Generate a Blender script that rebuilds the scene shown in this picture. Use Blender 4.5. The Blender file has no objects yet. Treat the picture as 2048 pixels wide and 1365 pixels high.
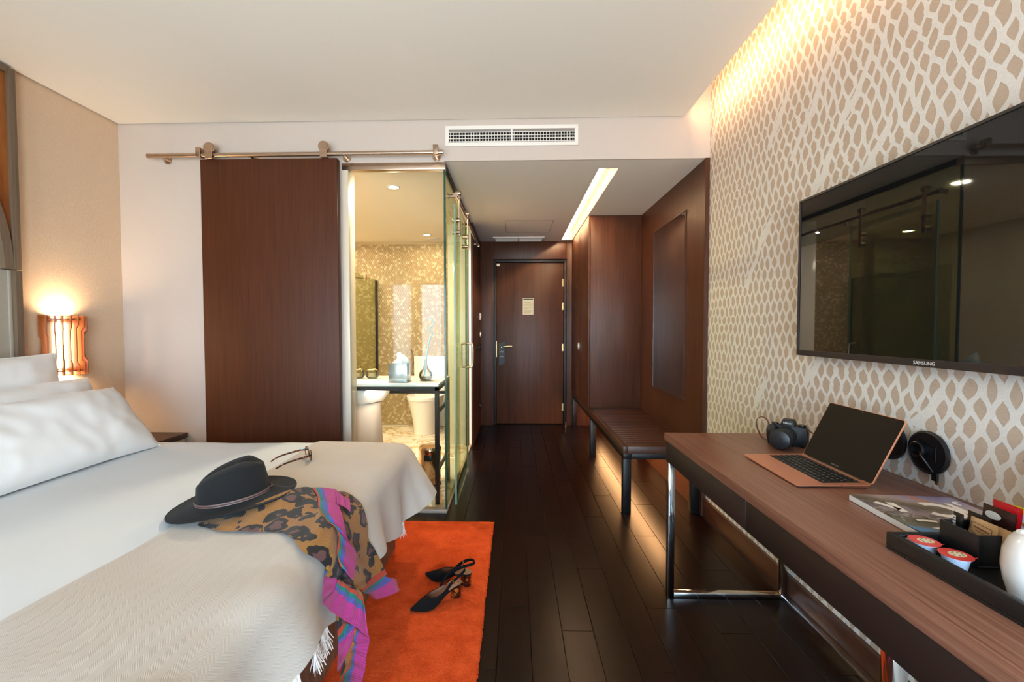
import bpy, bmesh, math, random
from mathutils import Vector, Matrix, noise
random.seed(7)
PI = math.pi
SC = bpy.context.scene
COL = SC.collection

# ------------------------------------------------------------------ camera, world, lights, exposure
def rot_basis(yaw, pitch, roll):
    f = Vector((math.sin(yaw)*math.cos(pitch), math.cos(yaw)*math.cos(pitch), -math.sin(pitch)))
    r0 = Vector((math.cos(yaw), -math.sin(yaw), 0)); u0 = r0.cross(f)
    r = math.cos(roll)*r0 + math.sin(roll)*u0
    u = -math.sin(roll)*r0 + math.cos(roll)*u0
    return r, u, f
cam_d = bpy.data.cameras.new('camera'); cam = bpy.data.objects.new('camera', cam_d); COL.objects.link(cam)
r_, u_, f_ = rot_basis(-.0257, .0303, -.0013)
cam.matrix_world = Matrix(((r_.x, u_.x, -f_.x, 0), (r_.y, u_.y, -f_.y, 0), (r_.z, u_.z, -f_.z, 1.226), (0, 0, 0, 1)))
cam_d.sensor_width = 36; cam_d.lens = 855*36/2048; cam_d.shift_x = .0079; cam_d.clip_start = .02
SC.camera = cam
SC.view_settings.view_transform = 'Standard'; SC.view_settings.look = 'None'
SC.view_settings.gamma = 1; SC.view_settings.use_curve_mapping = False
SC.view_settings.exposure = 1.25
try:
    cy = SC.cycles
    cy.max_bounces = 14; cy.diffuse_bounces = 6; cy.glossy_bounces = 6; cy.transmission_bounces = 8; cy.transparent_max_bounces = 24
    cy.caustics_reflective = False; cy.caustics_refractive = False
    cy.sample_clamp_indirect = 3; cy.use_denoising = True
except Exception:
    pass

WORLD_S = 11.0
W = bpy.data.worlds.new('daylight'); SC.world = W; W.use_nodes = True
wn = W.node_tree; wn.nodes.clear()
def wnode(t): return wn.nodes.new(t)
_tc = wnode('ShaderNodeTexCoord'); _sx = wnode('ShaderNodeSeparateXYZ'); _cr = wnode('ShaderNodeValToRGB')
_bg = wnode('ShaderNodeBackground'); _wo = wnode('ShaderNodeOutputWorld')
wn.links.new(_tc.outputs['Generated'], _sx.inputs[0]); wn.links.new(_sx.outputs['Z'], _cr.inputs[0])
_cr.color_ramp.elements[0].position = 0.0; _cr.color_ramp.elements[0].color = (.66, .73, .78, 1)
_cr.color_ramp.elements[1].position = .03; _cr.color_ramp.elements[1].color = (.50, .70, .90, 1)
wn.links.new(_cr.outputs[0], _bg.inputs['Color']); _bg.inputs['Strength'].default_value = WORLD_S
wn.links.new(_bg.outputs[0], _wo.inputs[0])

def area(name, loc, sx, sy, power, col, direction, spread=PI, portal=False, disk=False):
    l = bpy.data.lights.new(name, 'AREA'); l.shape = 'DISK' if disk else 'RECTANGLE'
    l.size = sx
    if not disk: l.size_y = sy
    l.energy = power; l.color = col; l.spread = spread
    if portal: l.cycles.is_portal = True
    o = bpy.data.objects.new(name, l); COL.objects.link(o); o.location = loc
    d = Vector(direction).normalized()
    up = Vector((0, 1, 0)) if abs(d.y) < .9 else Vector((0, 0, 1))
    z = -d; x = up.cross(z).normalized(); y = z.cross(x)
    o.rotation_euler = Matrix((x, y, z)).transposed().to_euler()
    return o
WARM = (1.0, .63, .32); WARM2 = (1.0, .76, .46)
YB = 2.786; XL = -2.608; XR = 1.24; XW = 1.215; ZC = 2.567; ZS = 2.306; XG = -.451; YF = -1.55; YE = 5.36
WINS = [(-2.12, -1.73), (-1.63, -1.12), (-.62, 1.08)]  # third window, out of view, is widened to let in more daylight
for a_, b_ in WINS:
    area('window_portal', ((a_+b_)/2, YF-.06, 1.03), b_-a_, 1.96, 1, (1, 1, 1), (0, 1, 0), portal=True)
area('cove_light', (1.09, .62, 2.592), .03, 4.2, 7.5, WARM, (1, 0, .12))
area('hall_slot_light', (.672, 4.12, 2.372), .03, 2.2, 25, WARM2, (-1, 0, .25))
area('bench_light', (1.02, 4.02, .35),   .03, 2.3, 8, (1, .50, .20), (-.12, 0, -1))
for p_, w_ in (((-.926, 3.277), 17), ((-1.016, 4.956), 3.0), ((-1.9, 3.6), 19), ((-2.0, 4.9), 3.0)):
    area('bathroom_downlight_lamp', (p_[0], p_[1], 2.296), .09, .09, w_, (1, .87, .67), (0, 0, -1), disk=True)
area('vanity_glow_lamp', (-1.15, 2.965, .788), .7, .02, 1.6, (1, .74, .56), (0, .75, -.66))  # hidden lamp added under the counter to brighten the basin

# ------------------------------------------------------------------ helpers
def S(h):
    h = h.lstrip('#'); c = [int(h[i:i+2], 16)/255 for i in (0, 2, 4)]
    return tuple(x/12.92 if x <= .04045 else ((x+.055)/1.055)**2.4 for x in c) + (1,)
def nd(nt, t, i=None, **p):
    n = nt.nodes.new(t)
    for k, v in p.items(): setattr(n, k, v)
    for k, v in (i or {}).items():
        s = n.inputs[k]
        if isinstance(v, bpy.types.NodeSocket): nt.links.new(v, s)
        else: s.default_value = v
    return n
def mth(nt, op, a, b=0.0, c=None):
    ins = {0: a, 1: b}
    if c is not None: ins[2] = c
    return nd(nt, 'ShaderNodeMath', ins, operation=op).outputs[0]
def mixc(nt, f, a, b, mode='MIX'):
    return nd(nt, 'ShaderNodeMix', {0: f, 6: a, 7: b}, data_type='RGBA', blend_type=mode).outputs[2]
def ramp(nt, f, stops, interp='LINEAR'):
    n = nd(nt, 'ShaderNodeValToRGB', {0: f}); r = n.color_ramp; r.interpolation = interp
    while len(r.elements) < len(stops): r.elements.new(.5)
    for e, (p, c) in zip(r.elements, stops):
        e.position = p; e.color = c if not isinstance(c, (int, float)) else (c, c, c, 1)
    return n.outputs[0]
def newmat(name):
    m = bpy.data.materials.new(name); m.use_nodes = True; nt = m.node_tree
    return m, nt, nt.nodes['Principled BSDF']
def coords(nt, scale=(1, 1, 1), kind='Object', rnd=True):
    tc = nd(nt, 'ShaderNodeTexCoord').outputs[kind]
    if rnd:
        oi = nd(nt, 'ShaderNodeObjectInfo').outputs['Random']
        v = nd(nt, 'ShaderNodeCombineXYZ', {0: mth(nt, 'MULTIPLY', oi, 13.7), 1: mth(nt, 'MULTIPLY', oi, 7.3), 2: mth(nt, 'MULTIPLY', oi, 21.1)}).outputs[0]
        tc = nd(nt, 'ShaderNodeVectorMath', {0: tc, 1: v}, operation='ADD').outputs[0]
    return nd(nt, 'ShaderNodeMapping', {'Vector': tc, 'Scale': scale}).outputs[0]
def setb(b, **k):
    for n, v in k.items():
        b.inputs[{'col': 'Base Color', 'rough': 'Roughness', 'metal': 'Metallic', 'spec': 'Specular IOR Level', 'coat': 'Coat Weight', 'coatr': 'Coat Roughness', 'sheen': 'Sheen Weight', 'trans': 'Transmission Weight', 'ior': 'IOR', 'alpha': 'Alpha'}[n]].default_value = v
def plain(name, col, rough=.5, metal=0, spec=.5, nscale=40, namt=.12, bump=0, bscale=None, coat=0, sheen=0):
    m, nt, b = newmat(name); setb(b, rough=rough, metal=metal, spec=spec, coat=coat, sheen=sheen)
    c = S(col) if isinstance(col, str) else col
    v = coords(nt, (nscale,)*3)
    no = nd(nt, 'ShaderNodeTexNoise', {'Vector': v, 'Scale': 1.0, 'Detail': 3.0}).outputs['Fac']
    dk = tuple(x*(1-namt) for x in c[:3])+(1,); lt = tuple(min(1, x*(1+namt)) for x in c[:3])+(1,)
    nt.links.new(mixc(nt, no, dk, lt), b.inputs['Base Color'])
    if bump:
        n2 = nd(nt, 'ShaderNodeTexNoise', {'Vector': coords(nt, (bscale or nscale,)*3), 'Scale': 1.0, 'Detail': 2.0}).outputs['Fac']
        nt.links.new(nd(nt, 'ShaderNodeBump', {'Height': n2, 'Strength': bump, 'Distance': .004}).outputs[0], b.inputs['Normal'])
    return m
def wood(name, c1, c2, axis='z', fine=150, along=2.2, rough=.4, bump=.12, coat=0, spec=.5):
    m, nt, b = newmat(name); setb(b, rough=rough, coat=coat, coatr=.25, spec=spec)
    sc = {'x': (along, fine, fine), 'y': (fine, along, fine), 'z': (fine, fine, along)}[axis]
    sc2 = tuple(x/9 if x == fine else x*.6 for x in sc)
    n1 = nd(nt, 'ShaderNodeTexNoise', {'Vector': coords(nt, sc), 'Scale': 1.0, 'Detail': 3.0, 'Roughness': .65}).outputs['Fac']
    n2 = nd(nt, 'ShaderNodeTexNoise', {'Vector': coords(nt, sc2), 'Scale': 1.0, 'Detail': 4.0, 'Roughness': .6}).outputs['Fac']
    f = mth(nt, 'ADD', mth(nt, 'MULTIPLY', n1, .72), mth(nt, 'MULTIPLY', n2, .28))
    oi = nd(nt, 'ShaderNodeObjectInfo').outputs['Random']
    f = mth(nt, 'ADD', f, mth(nt, 'MULTIPLY', mth(nt, 'SUBTRACT', oi, .5), .10))
    nt.links.new(ramp(nt, f, [(.32, S(c1)), (.68, S(c2))]), b.inputs['Base Color'])
    if bump: nt.links.new(nd(nt, 'ShaderNodeBump', {'Height': n1, 'Strength': bump, 'Distance': .002}).outputs[0], b.inputs['Normal'])
    return m
def emis(name, col, strength):
    m, nt, b = newmat(name); c = S(col) if isinstance(col, str) else col
    setb(b, col=c); b.inputs['Emission Color'].default_value = c; b.inputs['Emission Strength'].default_value = strength
    return m
def pane_mat(name, tint, refl=1.0, rough=0.0):
    m = bpy.data.materials.new(name); m.use_nodes = True; nt = m.node_tree; nt.nodes.clear()
    fr = nd(nt, 'ShaderNodeFresnel', {'IOR': 1.5}).outputs[0]
    fr = mth(nt, 'MULTIPLY', fr, refl)
    t = nd(nt, 'ShaderNodeBsdfTransparent', {'Color': tint}).outputs[0]
    g = nd(nt, 'ShaderNodeBsdfGlossy', {'Roughness': rough}).outputs[0]
    mx = nd(nt, 'ShaderNodeMixShader', {0: fr, 1: t, 2: g}).outputs[0]
    nd(nt, 'ShaderNodeOutputMaterial', {0: mx})
    return m

class MB:
    def __init__(s): s.v = []; s.f = []; s.m = []; s.uv = None
    def add(s, vs, fs, mi=0):
        o = len(s.v); s.v += [tuple(p) for p in vs]; s.f += [tuple(i+o for i in f) for f in fs]; s.m += [mi]*len(fs); return s
    def box(s, x0, x1, y0, y1, z0, z1, mi=0):
        return s.add([(x0, y0, z0), (x1, y0, z0), (x1, y1, z0), (x0, y1, z0), (x0, y0, z1), (x1, y0, z1), (x1, y1, z1), (x0, y1, z1)],
                     [(0, 3, 2, 1), (4, 5, 6, 7), (0, 1, 5, 4), (1, 2, 6, 5), (2, 3, 7, 6), (3, 0, 4, 7)], mi)
    def tube(s, pts, r, n=10, closed=False, caps=True, mi=0, flat=None):
        P = [Vector(p) for p in pts]; N = len(P)
        R = r if isinstance(r, (list, tuple)) else [r]*N
        T = []
        for i in range(N):
            a = P[(i-1) % N] if closed or i > 0 else P[i]; b = P[(i+1) % N] if closed or i < N-1 else P[i]
            T.append((b-a).normalized())
        ref = Vector((0, 0, 1)) if abs(T[0].z) < .9 else Vector((1, 0, 0))
        if flat is not None: ref = Vector(flat)
        u = T[0].cross(ref).normalized(); vs = []
        for i in range(N):
            u = (u - T[i]*u.dot(T[i])).normalized(); w = T[i].cross(u)
            if flat is not None:
                u = T[i].cross(Vector(flat)).normalized(); w = T[i].cross(u)
            for k in range(n):
                a = 2*PI*k/n + PI/n
                rr = R[i] if not isinstance(R[i], tuple) else None
                ru, rw = (rr, rr) if rr is not None else R[i]
                vs.append(P[i] + u*math.cos(a)*ru + w*math.sin(a)*rw)
        fs = []
        for i in range(N if closed else N-1):
            j = (i+1) % N
            for k in range(n): fs.append((i*n+k, i*n+(k+1) % n, j*n+(k+1) % n, j*n+k))
        if caps and not closed: fs += [tuple(range(n-1, -1, -1)), tuple(range((N-1)*n, N*n))]
        return s.add(vs, fs, mi)
    def cyl(s, p0, p1, r, n=20, r1=None, mi=0): return s.tube([p0, p1], [r, r if r1 is None else r1], n, mi=mi)
    def lathe(s, prof, n=28, c=(0, 0, 0), axis='z', mi=0, a0=0, a1=2*PI):
        full = abs(a1-a0-2*PI) < 1e-6; K = n if full else n+1; vs = []
        for r, h in prof:
            for k in range(K):
                a = a0+(a1-a0)*k/n; x, y = r*math.cos(a), r*math.sin(a)
                p = {'z': (x, y, h), 'x': (h, x, y), 'y': (y, h, x)}[axis]
                vs.append((p[0]+c[0], p[1]+c[1], p[2]+c[2]))
        fs = []
        for i in range(len(prof)-1):
            for k in range(n): fs.append((i*K+k, i*K+(k+1) % K, (i+1)*K+(k+1) % K, (i+1)*K+k))
        if full:
            if prof[0][0] > 1e-6: fs.append(tuple(range(K-1, -1, -1)))
            if prof[-1][0] > 1e-6: fs.append(tuple(range((len(prof)-1)*K, len(prof)*K)))
        return s.add(vs, fs, mi)
    def prism(s, poly, a0, a1, plane='xy', mi=0):
        def P(q, h): return {'xy': (q[0], q[1], h), 'xz': (q[0], h, q[1]), 'yz': (h, q[0], q[1])}[plane]
        n = len(poly); vs = [P(q, a0) for q in poly]+[P(q, a1) for q in poly]
        return s.add(vs, [tuple(range(n-1, -1, -1)), tuple(range(n, 2*n))]+[(i, (i+1) % n, n+(i+1) % n, n+i) for i in range(n)], mi)
    def grid(s, fn, nu, nv, mi=0, close=False, uvf=None):
        o = len(s.v)
        vs = [fn(i/(nu-1) if not close else i/nu, j/(nv-1)) for i in range(nu) for j in range(nv)]
        fs = [(i*nv+j, ((i+1) % nu)*nv+j, ((i+1) % nu)*nv+j+1, i*nv+j+1) for i in range(nu if close else nu-1) for j in range(nv-1)]
        if uvf:
            if s.uv is None: s.uv = {}
            for i in range(nu):
                for j in range(nv): s.uv[o+i*nv+j] = uvf(i/(nu-1), j/(nv-1))
        return s.add(vs, fs, mi)
    def ball(s, c, r, n=16, m=10, mi=0):
        r = r if isinstance(r, tuple) else (r, r, r)
        def fn(u, v):
            a = 2*PI*u; b = PI*(v*.9999+.00005)-PI/2
            return (c[0]+r[0]*math.cos(a)*math.cos(b), c[1]+r[1]*math.sin(a)*math.cos(b), c[2]+r[2]*math.sin(b))
        return s.grid(fn, n, m, mi, close=True)
    def mesh(s, name, mats, off=(0, 0, 0), bev=0, seg=2, ang=35, thick=0, xf=None):
        me = bpy.data.meshes.new(name)
        V = [xf @ Vector(p) for p in s.v] if xf else s.v
        me.from_pydata([(p[0]-off[0], p[1]-off[1], p[2]-off[2]) for p in V], [], s.f)
        for m in (mats if isinstance(mats, (list, tuple)) else [mats]): me.materials.append(m)
        me.polygons.foreach_set('material_index', s.m)
        if s.uv:
            uvl = me.uv_layers.new(name='UVMap')
            for l in me.loops: uvl.data[l.index].uv = s.uv.get(l.vertex_index, (0, 0))
        if bev or not s.uv:
            bm = bmesh.new(); bm.from_mesh(me)
            if not s.uv: bmesh.ops.recalc_face_normals(bm, faces=bm.faces)
            if bev:
                es = [e for e in bm.edges if len(e.link_faces) == 2 and e.calc_face_angle(0) > math.radians(30)]
                bmesh.ops.bevel(bm, geom=es, offset=bev, segments=seg, profile=.5, affect='EDGES', clamp_overlap=True)
            bm.to_mesh(me); bm.free()
        me.polygons.foreach_set('use_smooth', [True]*len(me.polygons))
        if ang is not None: me.set_sharp_from_angle(angle=math.radians(ang))
        return me
    def build(s, name, mats, parent=None, local=False, bev=0, seg=2, ang=35, xf=None):
        off = Vector((0, 0, 0))
        if not local:
            if parent is not None:
                q = parent
                while q is not None: off += q.location; q = q.parent
            else:
                V = [xf @ Vector(p) for p in s.v] if xf else s.v
                lo = [min(p[i] for p in V) for i in range(3)]; hi = [max(p[i] for p in V) for i in range(3)]
                off = Vector(((lo[0]+hi[0])/2, (lo[1]+hi[1])/2, lo[2]))
        o = bpy.data.objects.new(name, s.mesh(name, mats, off, bev, seg, ang, xf=xf))
        COL.objects.link(o)
        if parent is not None: o.parent = parent
        elif not local: o.location = off
        return o
def tag(o, label=None, cat=None, group=None, kind=None):
    if label: o['label'] = label
    if cat: o['category'] = cat
    if group: o['group'] = group
    if kind: o['kind'] = kind
    return o
def thing(name, label, cat, loc=(0, 0, 0), rz=0, group=None, kind=None):
    o = bpy.data.objects.new(name, None); COL.objects.link(o); o.location = loc; o.rotation_euler = (0, 0, rz)
    o.empty_display_size = .05
    return tag(o, label, cat, group, kind)
def part(name, me, parent, loc=(0, 0, 0), rot=(0, 0, 0)):
    o = bpy.data.objects.new(name, me); COL.objects.link(o); o.parent = parent; o.location = loc; o.rotation_euler = rot; return o
def struct(o, label=None): return tag(o, label, None, None, 'structure')
def bx(*a): return MB().box(*a)
def text_part(name, body, size, mat, parent, xf, extrude=.0004, align='CENTER'):
    cu = bpy.data.curves.new(name, 'FONT'); cu.body = body; cu.size = size; cu.extrude = extrude
    cu.align_x = align; cu.align_y = 'CENTER'; cu.resolution_u = 3
    to = bpy.data.objects.new(name, cu); COL.objects.link(to)
    dg = bpy.context.evaluated_depsgraph_get()
    me = bpy.data.meshes.new_from_object(to.evaluated_get(dg)); bpy.data.objects.remove(to)
    me.transform(xf); me.materials.clear(); me.materials.append(mat)
    o = bpy.data.objects.new(name, me); COL.objects.link(o); o.parent = parent; return o
def axes(x, y, z, o=(0, 0, 0)):
    return Matrix(((x[0], y[0], z[0], o[0]), (x[1], y[1], z[1], o[1]), (x[2], y[2], z[2], o[2]), (0, 0, 0, 1)))
def cr(p0, p1, p2, p3, t):
    return .5*((2*p1)+(-p0+p2)*t+(2*p0-5*p1+4*p2-p3)*t*t+(-p0+3*p1-3*p2+p3)*t**3)
def spline(pts, t):
    n = len(pts)-1; x = min(max(t, 0), 1)*n; i = min(int(x), n-1); f = x-i
    P = lambda k: Vector(pts[min(max(k, 0), n)])
    return cr(P(i-1), P(i), P(i+1), P(i+2), f)
def smoothpath(pts, n): return [spline(pts, k/(n-1)) for k in range(n)]
def lerpt(tab, x):
    if x <= tab[0][0]: return tab[0][1]
    for (a, va), (b, vb) in zip(tab, tab[1:]):
        if x <= b:
            t = (x-a)/(b-a); t = t*t*(3-2*t); return va+(vb-va)*t
    return tab[-1][1]
def nz(x, y, z=0.0): return noise.noise(Vector((x, y, z)))

# ------------------------------------------------------------------ materials
m_wall = plain('wall_paint', '#c2b4a9', .75, bump=.05, bscale=160, namt=.02)
m_ceil = plain('ceiling_paint', '#efe7da', .85, namt=.015)
m_soffit = plain('soffit_paint', '#efe4da', .75, namt=.015)
m_white = plain('white_metal', '#e4ddd4', .45, namt=.02)
m_black_in = plain('opening_shade_black', '#0a0908', .9)
m_wenge = wood('wenge_veneer', '#3d2115', '#5c3624', 'z', rough=.42, bump=.1, spec=.30)
m_wenge_x = wood('wenge_veneer_level', '#351d12', '#542f1f', 'x', rough=.4, bump=.1)
m_wenge_y = wood('wenge_veneer_long', '#351d12', '#542f1f', 'y', rough=.4, bump=.1)
m_slide = wood('sliding_panel_veneer', '#3f1f0e', '#562c17', 'z', fine=190, rough=.5, bump=.1, spec=.25)
m_desk = wood('desk_veneer', '#6d4433', '#9a6e5a', 'y', fine=130, along=2.0, rough=.36, bump=.12)
m_floorbase = plain('floor_gap', '#0b0504', .6)
m_plank = wood('dark_plank', '#0d0402', '#1c0a05', 'y', fine=60, along=1.6, rough=.28, bump=.04, spec=.16)
m_steel = plain('brushed_steel', '#c0a893', .28, 1, nscale=120, namt=.06)
m_chrome = plain('chrome', '#c9c6c4', .09, 1, namt=.02)
m_rose_chrome = plain('warm_chrome', '#d8b89c', .1, 1, namt=.02)
m_darksteel = plain('dark_steel', '#23201f', .4, .6, namt=.1)
m_black = plain('black_plastic', '#0c0c0d', .35, namt=.1)
m_blackmat = plain('black_matt', '#141211', .6, namt=.1, bump=.1, bscale=300)
m_ceramic = plain('white_ceramic', '#efebe6', .12, namt=.01, coat=.4)
m_gloss_white = plain('gloss_white', '#ece6dc', .15, namt=.01)
m_brass = plain('brass', '#b79a68', .3, 1, namt=.05)
def mk_wallpaper():
    m, nt, b = newmat('leaf_lattice_wallpaper'); setb(b, rough=.62, spec=.35)
    P = coords(nt, (1, 1, 1), rnd=False); sp = nd(nt, 'ShaderNodeSeparateXYZ', {0: P}); y, z = sp.outputs[1], sp.outputs[2]
    w1 = nd(nt, 'ShaderNodeTexNoise', {'Vector': P, 'Scale': 6.0, 'Detail': 1.0}).outputs['Color']
    ws = nd(nt, 'ShaderNodeSeparateXYZ', {0: w1})
    w2 = nd(nt, 'ShaderNodeTexNoise', {'Vector': P, 'Scale': 22.0, 'Detail': 0.0}).outputs['Fac']
    yy = mth(nt, 'ADD', y, mth(nt, 'MULTIPLY', mth(nt, 'SUBTRACT', ws.outputs[0], .5), .034))
    yy = mth(nt, 'ADD', yy, mth(nt, 'MULTIPLY', mth(nt, 'SUBTRACT', w2, .5), .016))
    zz = mth(nt, 'ADD', z, mth(nt, 'MULTIPLY', mth(nt, 'SUBTRACT', ws.outputs[1], .5), .07))
    u = mth(nt, 'DIVIDE', yy, .051); v = mth(nt, 'MULTIPLY', zz, 2*PI/.108)
    amp = mth(nt, 'ADD', mth(nt, 'MULTIPLY', mth(nt, 'SUBTRACT', nd(nt, 'ShaderNodeTexNoise', {'Vector': P, 'Scale': 7.0, 'Detail': 0.0}).outputs['Fac'], .5), .24), .255)
    sv = mth(nt, 'MULTIPLY', mth(nt, 'SINE', v), amp)
    def band(off, sgn):
        q = mth(nt, 'ADD', mth(nt, 'ADD', u, off), mth(nt, 'MULTIPLY', sv, sgn))
        return mth(nt, 'ABSOLUTE', mth(nt, 'SUBTRACT', mth(nt, 'FRACT', q), .5))
    d = mth(nt, 'MINIMUM', band(0.0, 1.0), band(.5, -1.0))
    # a third, slanted family cuts some leaves in two
    q3 = mth(nt, 'FRACT', mth(nt, 'ADD', mth(nt, 'DIVIDE', yy, .27), mth(nt, 'MULTIPLY', zz, 2.6)))
    d3 = mth(nt, 'MULTIPLY', mth(nt, 'ABSOLUTE', mth(nt, 'SUBTRACT', q3, .5)), 2.2)
    nb = nd(nt, 'ShaderNodeTexNoise', {'Vector': P, 'Scale': 2.2, 'Detail': 0.0}).outputs['Fac']
    d3 = mth(nt, 'ADD', d3, mth(nt, 'MULTIPLY', mth(nt, 'GREATER_THAN', nb, .42), 1.0))
    d = mth(nt, 'MINIMUM', d, d3)
    fib = nd(nt, 'ShaderNodeTexNoise', {'Vector': coords(nt, (1, 60, 420), rnd=False), 'Scale': 1.0, 'Detail': 2.0}).outputs['Fac']
    d = mth(nt, 'ADD', d, mth(nt, 'MULTIPLY', mth(nt, 'SUBTRACT', fib, .5), .03))
    leaf = nd(nt, 'ShaderNodeMapRange', {0: d, 1: .150, 2: .178, 3: 0.0, 4: 1.0}).outputs[0]
    g2 = nd(nt, 'ShaderNodeTexNoise', {'Vector': P, 'Scale': 260.0, 'Detail': 2.0}).outputs['Fac']
    tan = mixc(nt, fib, S('#ab9582'), S('#cdb8a4')); cream = mixc(nt, g2, S('#cdc7c0'), S('#ebe6df'))
    nt.links.new(mixc(nt, leaf, cream, tan), b.inputs['Base Color'])
    h = mth(nt, 'ADD', mth(nt, 'MULTIPLY', leaf, -.6), mth(nt, 'MULTIPLY', fib, .5))
    nt.links.new(nd(nt, 'ShaderNodeBump', {'Height': h, 'Strength': .35, 'Distance': .002}).outputs[0], b.inputs['Normal'])
    return m
m_paper = mk_wallpaper()
m_leftpaper = plain('grasscloth_wallpaper', '#d4b99d', .8, nscale=220, namt=.13, bump=.4, bscale=260)
m_glass = pane_mat('clear_glass', (.96, .97, .93, 1), .36)
m_glass2 = pane_mat('green_glass', (.84, .88, .74, 1), .3)
m_edge = plain('glass_edge_green', '#16463a', .15, namt=.1)
m_win = pane_mat('window_glass', (.97, .98, .98, 1), .5)
m_mirror = plain('mirror', (.66, .66, .66, 1), .06, 1, namt=.01)

# ------------------------------------------------------------------ room shell
T = .12
wl = struct(bx(XL-T, XL, YF-.2, YB, 0, 2.8).build('wall_left', m_leftpaper), 'beige grasscloth wall behind the bed head')
wb = MB()
wb.box(XL-T, -1.125, YB, YB+.11, 0, 2.82)         # left of the glass
wb.box(-1.125, XG-.004, YB, YB+.11, 2.30, 2.82)     # above the glass
wb.box(XG-.004, XR+T, YB, YB+.012, ZS, 2.82); wb.box(XG-.004, XR+T, YB+.012, YB+.11, ZS+.06, 2.82)     # fascia over the hall
wback = struct(wb.build('wall_back', m_wall), 'white painted wall behind the sliding door')
wr = struct(bx(XR, XR+T, YF-.2, YB, 0, 2.82).build('wall_right', m_paper), 'wallpapered wall of tan leaf shapes behind the television')
hw = MB(); hw.box(XW, XR+T, YB, YE+.3, 0, ZS)
struct(hw.build('wall_hall_right', m_wenge), 'dark veneer wall beside the bench')
# window wall behind the camera
ww = MB(); xs = [XL-T]+[c for w in WINS for c in w]+[XR+T]
for i in range(0, len(xs), 2): ww.box(xs[i], xs[i+1], YF-.2, YF, 0, 2.82)
for a, b in WINS: ww.box(a, b, YF-.2, YF, 2.02, 2.82); ww.box(a, b, YF-.2, YF, 0, .06)
struct(ww.build('wall_front', m_wall), 'painted wall with the three tall windows')
for k, (a, b) in enumerate(WINS):
    w = thing('window_%d' % (k+1), None, None, ((a+b)/2, YF-.1, .06), kind='structure')
    f = MB()
    for x0, x1 in ((a, a+.04), (b-.04, b)): f.box(x0, x1, YF-.13, YF-.07, .06, 2.02)
    for z0, z1 in ((.06, .11), (1.97, 2.02)): f.box(a+.04, b-.04, YF-.13, YF-.07, z0, z1)
    f.build('window_frame', m_white, w, bev=.003)
    bx(a+.04, b-.04, YF-.105, YF-.095, .11, 1.97).build('pane', m_win, w)
def mk_sheer():
    m = bpy.data.materials.new('sheer_fabric'); m.use_nodes = True; nt = m.node_tree; nt.nodes.clear()
    t = nd(nt, 'ShaderNodeBsdfTransparent', {'Color': (1, 1, 1, 1)}).outputs[0]
    tl = nd(nt, 'ShaderNodeBsdfTranslucent', {'Color': (.9, .92, .93, 1)}).outputs[0]
    df = nd(nt, 'ShaderNodeBsdfDiffuse', {'Color': (.85, .85, .84, 1)}).outputs[0]
    a = nd(nt, 'ShaderNodeMixShader', {0: .4, 1: tl, 2: df}).outputs[0]
    nd(nt, 'ShaderNodeOutputMaterial', {0: nd(nt, 'ShaderNodeMixShader', {0: .42, 1: t, 2: a}).outputs[0]})
    return m
m_sheer = mk_sheer()
for k, (a, b) in enumerate(((-2.35, -1.70), (-1.22, -.75))):
    def fn(u, v, a=a, b=b): return (a+(b-a)*u, YF+.07+.03*math.sin(u*2*PI*7)+.008*math.sin(u*40), .03+2.3*v)
    c = MB(); c.grid(fn, 140, 4)
    tag(c.build('sheer_curtain', m_sheer, ang=None), 'white sheer curtain gathered beside the %s window' % ('leftmost' if k == 0 else 'middle'), 'curtain')
# ceilings
ce = MB(); ce.box(XL+.012, 1.077, YF, YB-.008, ZC, ZC+.045); ce.box(XL-.02, XL+.03, YF, YB, ZC+.05, ZC+.06); ce.box(1.0, XR+T, YF-.2, YB+.11, 2.82, 2.88); ce.box(XL-T, 1.02, YF-.2, YB+.11, 2.82, 2.88)
struct(ce.build('ceiling', m_ceil), 'smooth ceiling with a lit cove along the wallpapered wall')
HS = (.572, .702, 2.95, 5.28)
hc = MB()
hc.box(XG+.0, HS[0], YB+.0125, YE+.3, ZS, ZS+.05); hc.box(HS[1], XR+T, YB+.0125, YE+.3, ZS+.001, ZS+.05)
hc.box(HS[0], HS[1], YB+.0125, HS[2], ZS, ZS+.05); hc.box(HS[0], HS[1], HS[3], YE+.3, ZS, ZS+.05)
hc.box(HS[0]-.06, HS[1]+.02, HS[2]-.02, HS[3]+.02, ZS+.13, ZS+.15)
hc.box(HS[0]-.075, HS[0]-.06, HS[2]-.02, HS[3]+.02, ZS+.05, ZS+.15); hc.box(HS[1]+.02, HS[1]+.03, HS[2]-.02, HS[3]+.02, ZS+.05, ZS+.15)
hc.box(HS[0]-.06, HS[1]+.02, HS[2]-.03, HS[2]-.02, ZS+.05, ZS+.15); hc.box(HS[0]-.06, HS[1]+.02, HS[3]+.02, HS[3]+.03, ZS+.05, ZS+.15)
ceh = struct(hc.build('ceiling_hall', m_soffit), 'lowered hall ceiling with a long light slot')
g = MB()
for a in ((-.10, .39, 4.32, 4.326), (-.10, -.094, 4.32, 4.87), (.384, .39, 4.32, 4.87), (-.10, .39, 4.864, 4.87)): g.box(a[0], a[1], a[2], a[3], ZS-.0012, ZS+.001)
g.build('access_hatch', plain('hatch_joint', '#a4988d', .8), ceh)
rg = thing('ceiling_grille', 'white return air grille in the hall ceiling above the door', 'vent', (.045, 5.2, ZS))
f = MB(); X0, X1, Y0, Y1 = -.26, .35, 5.09, 5.33
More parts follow.
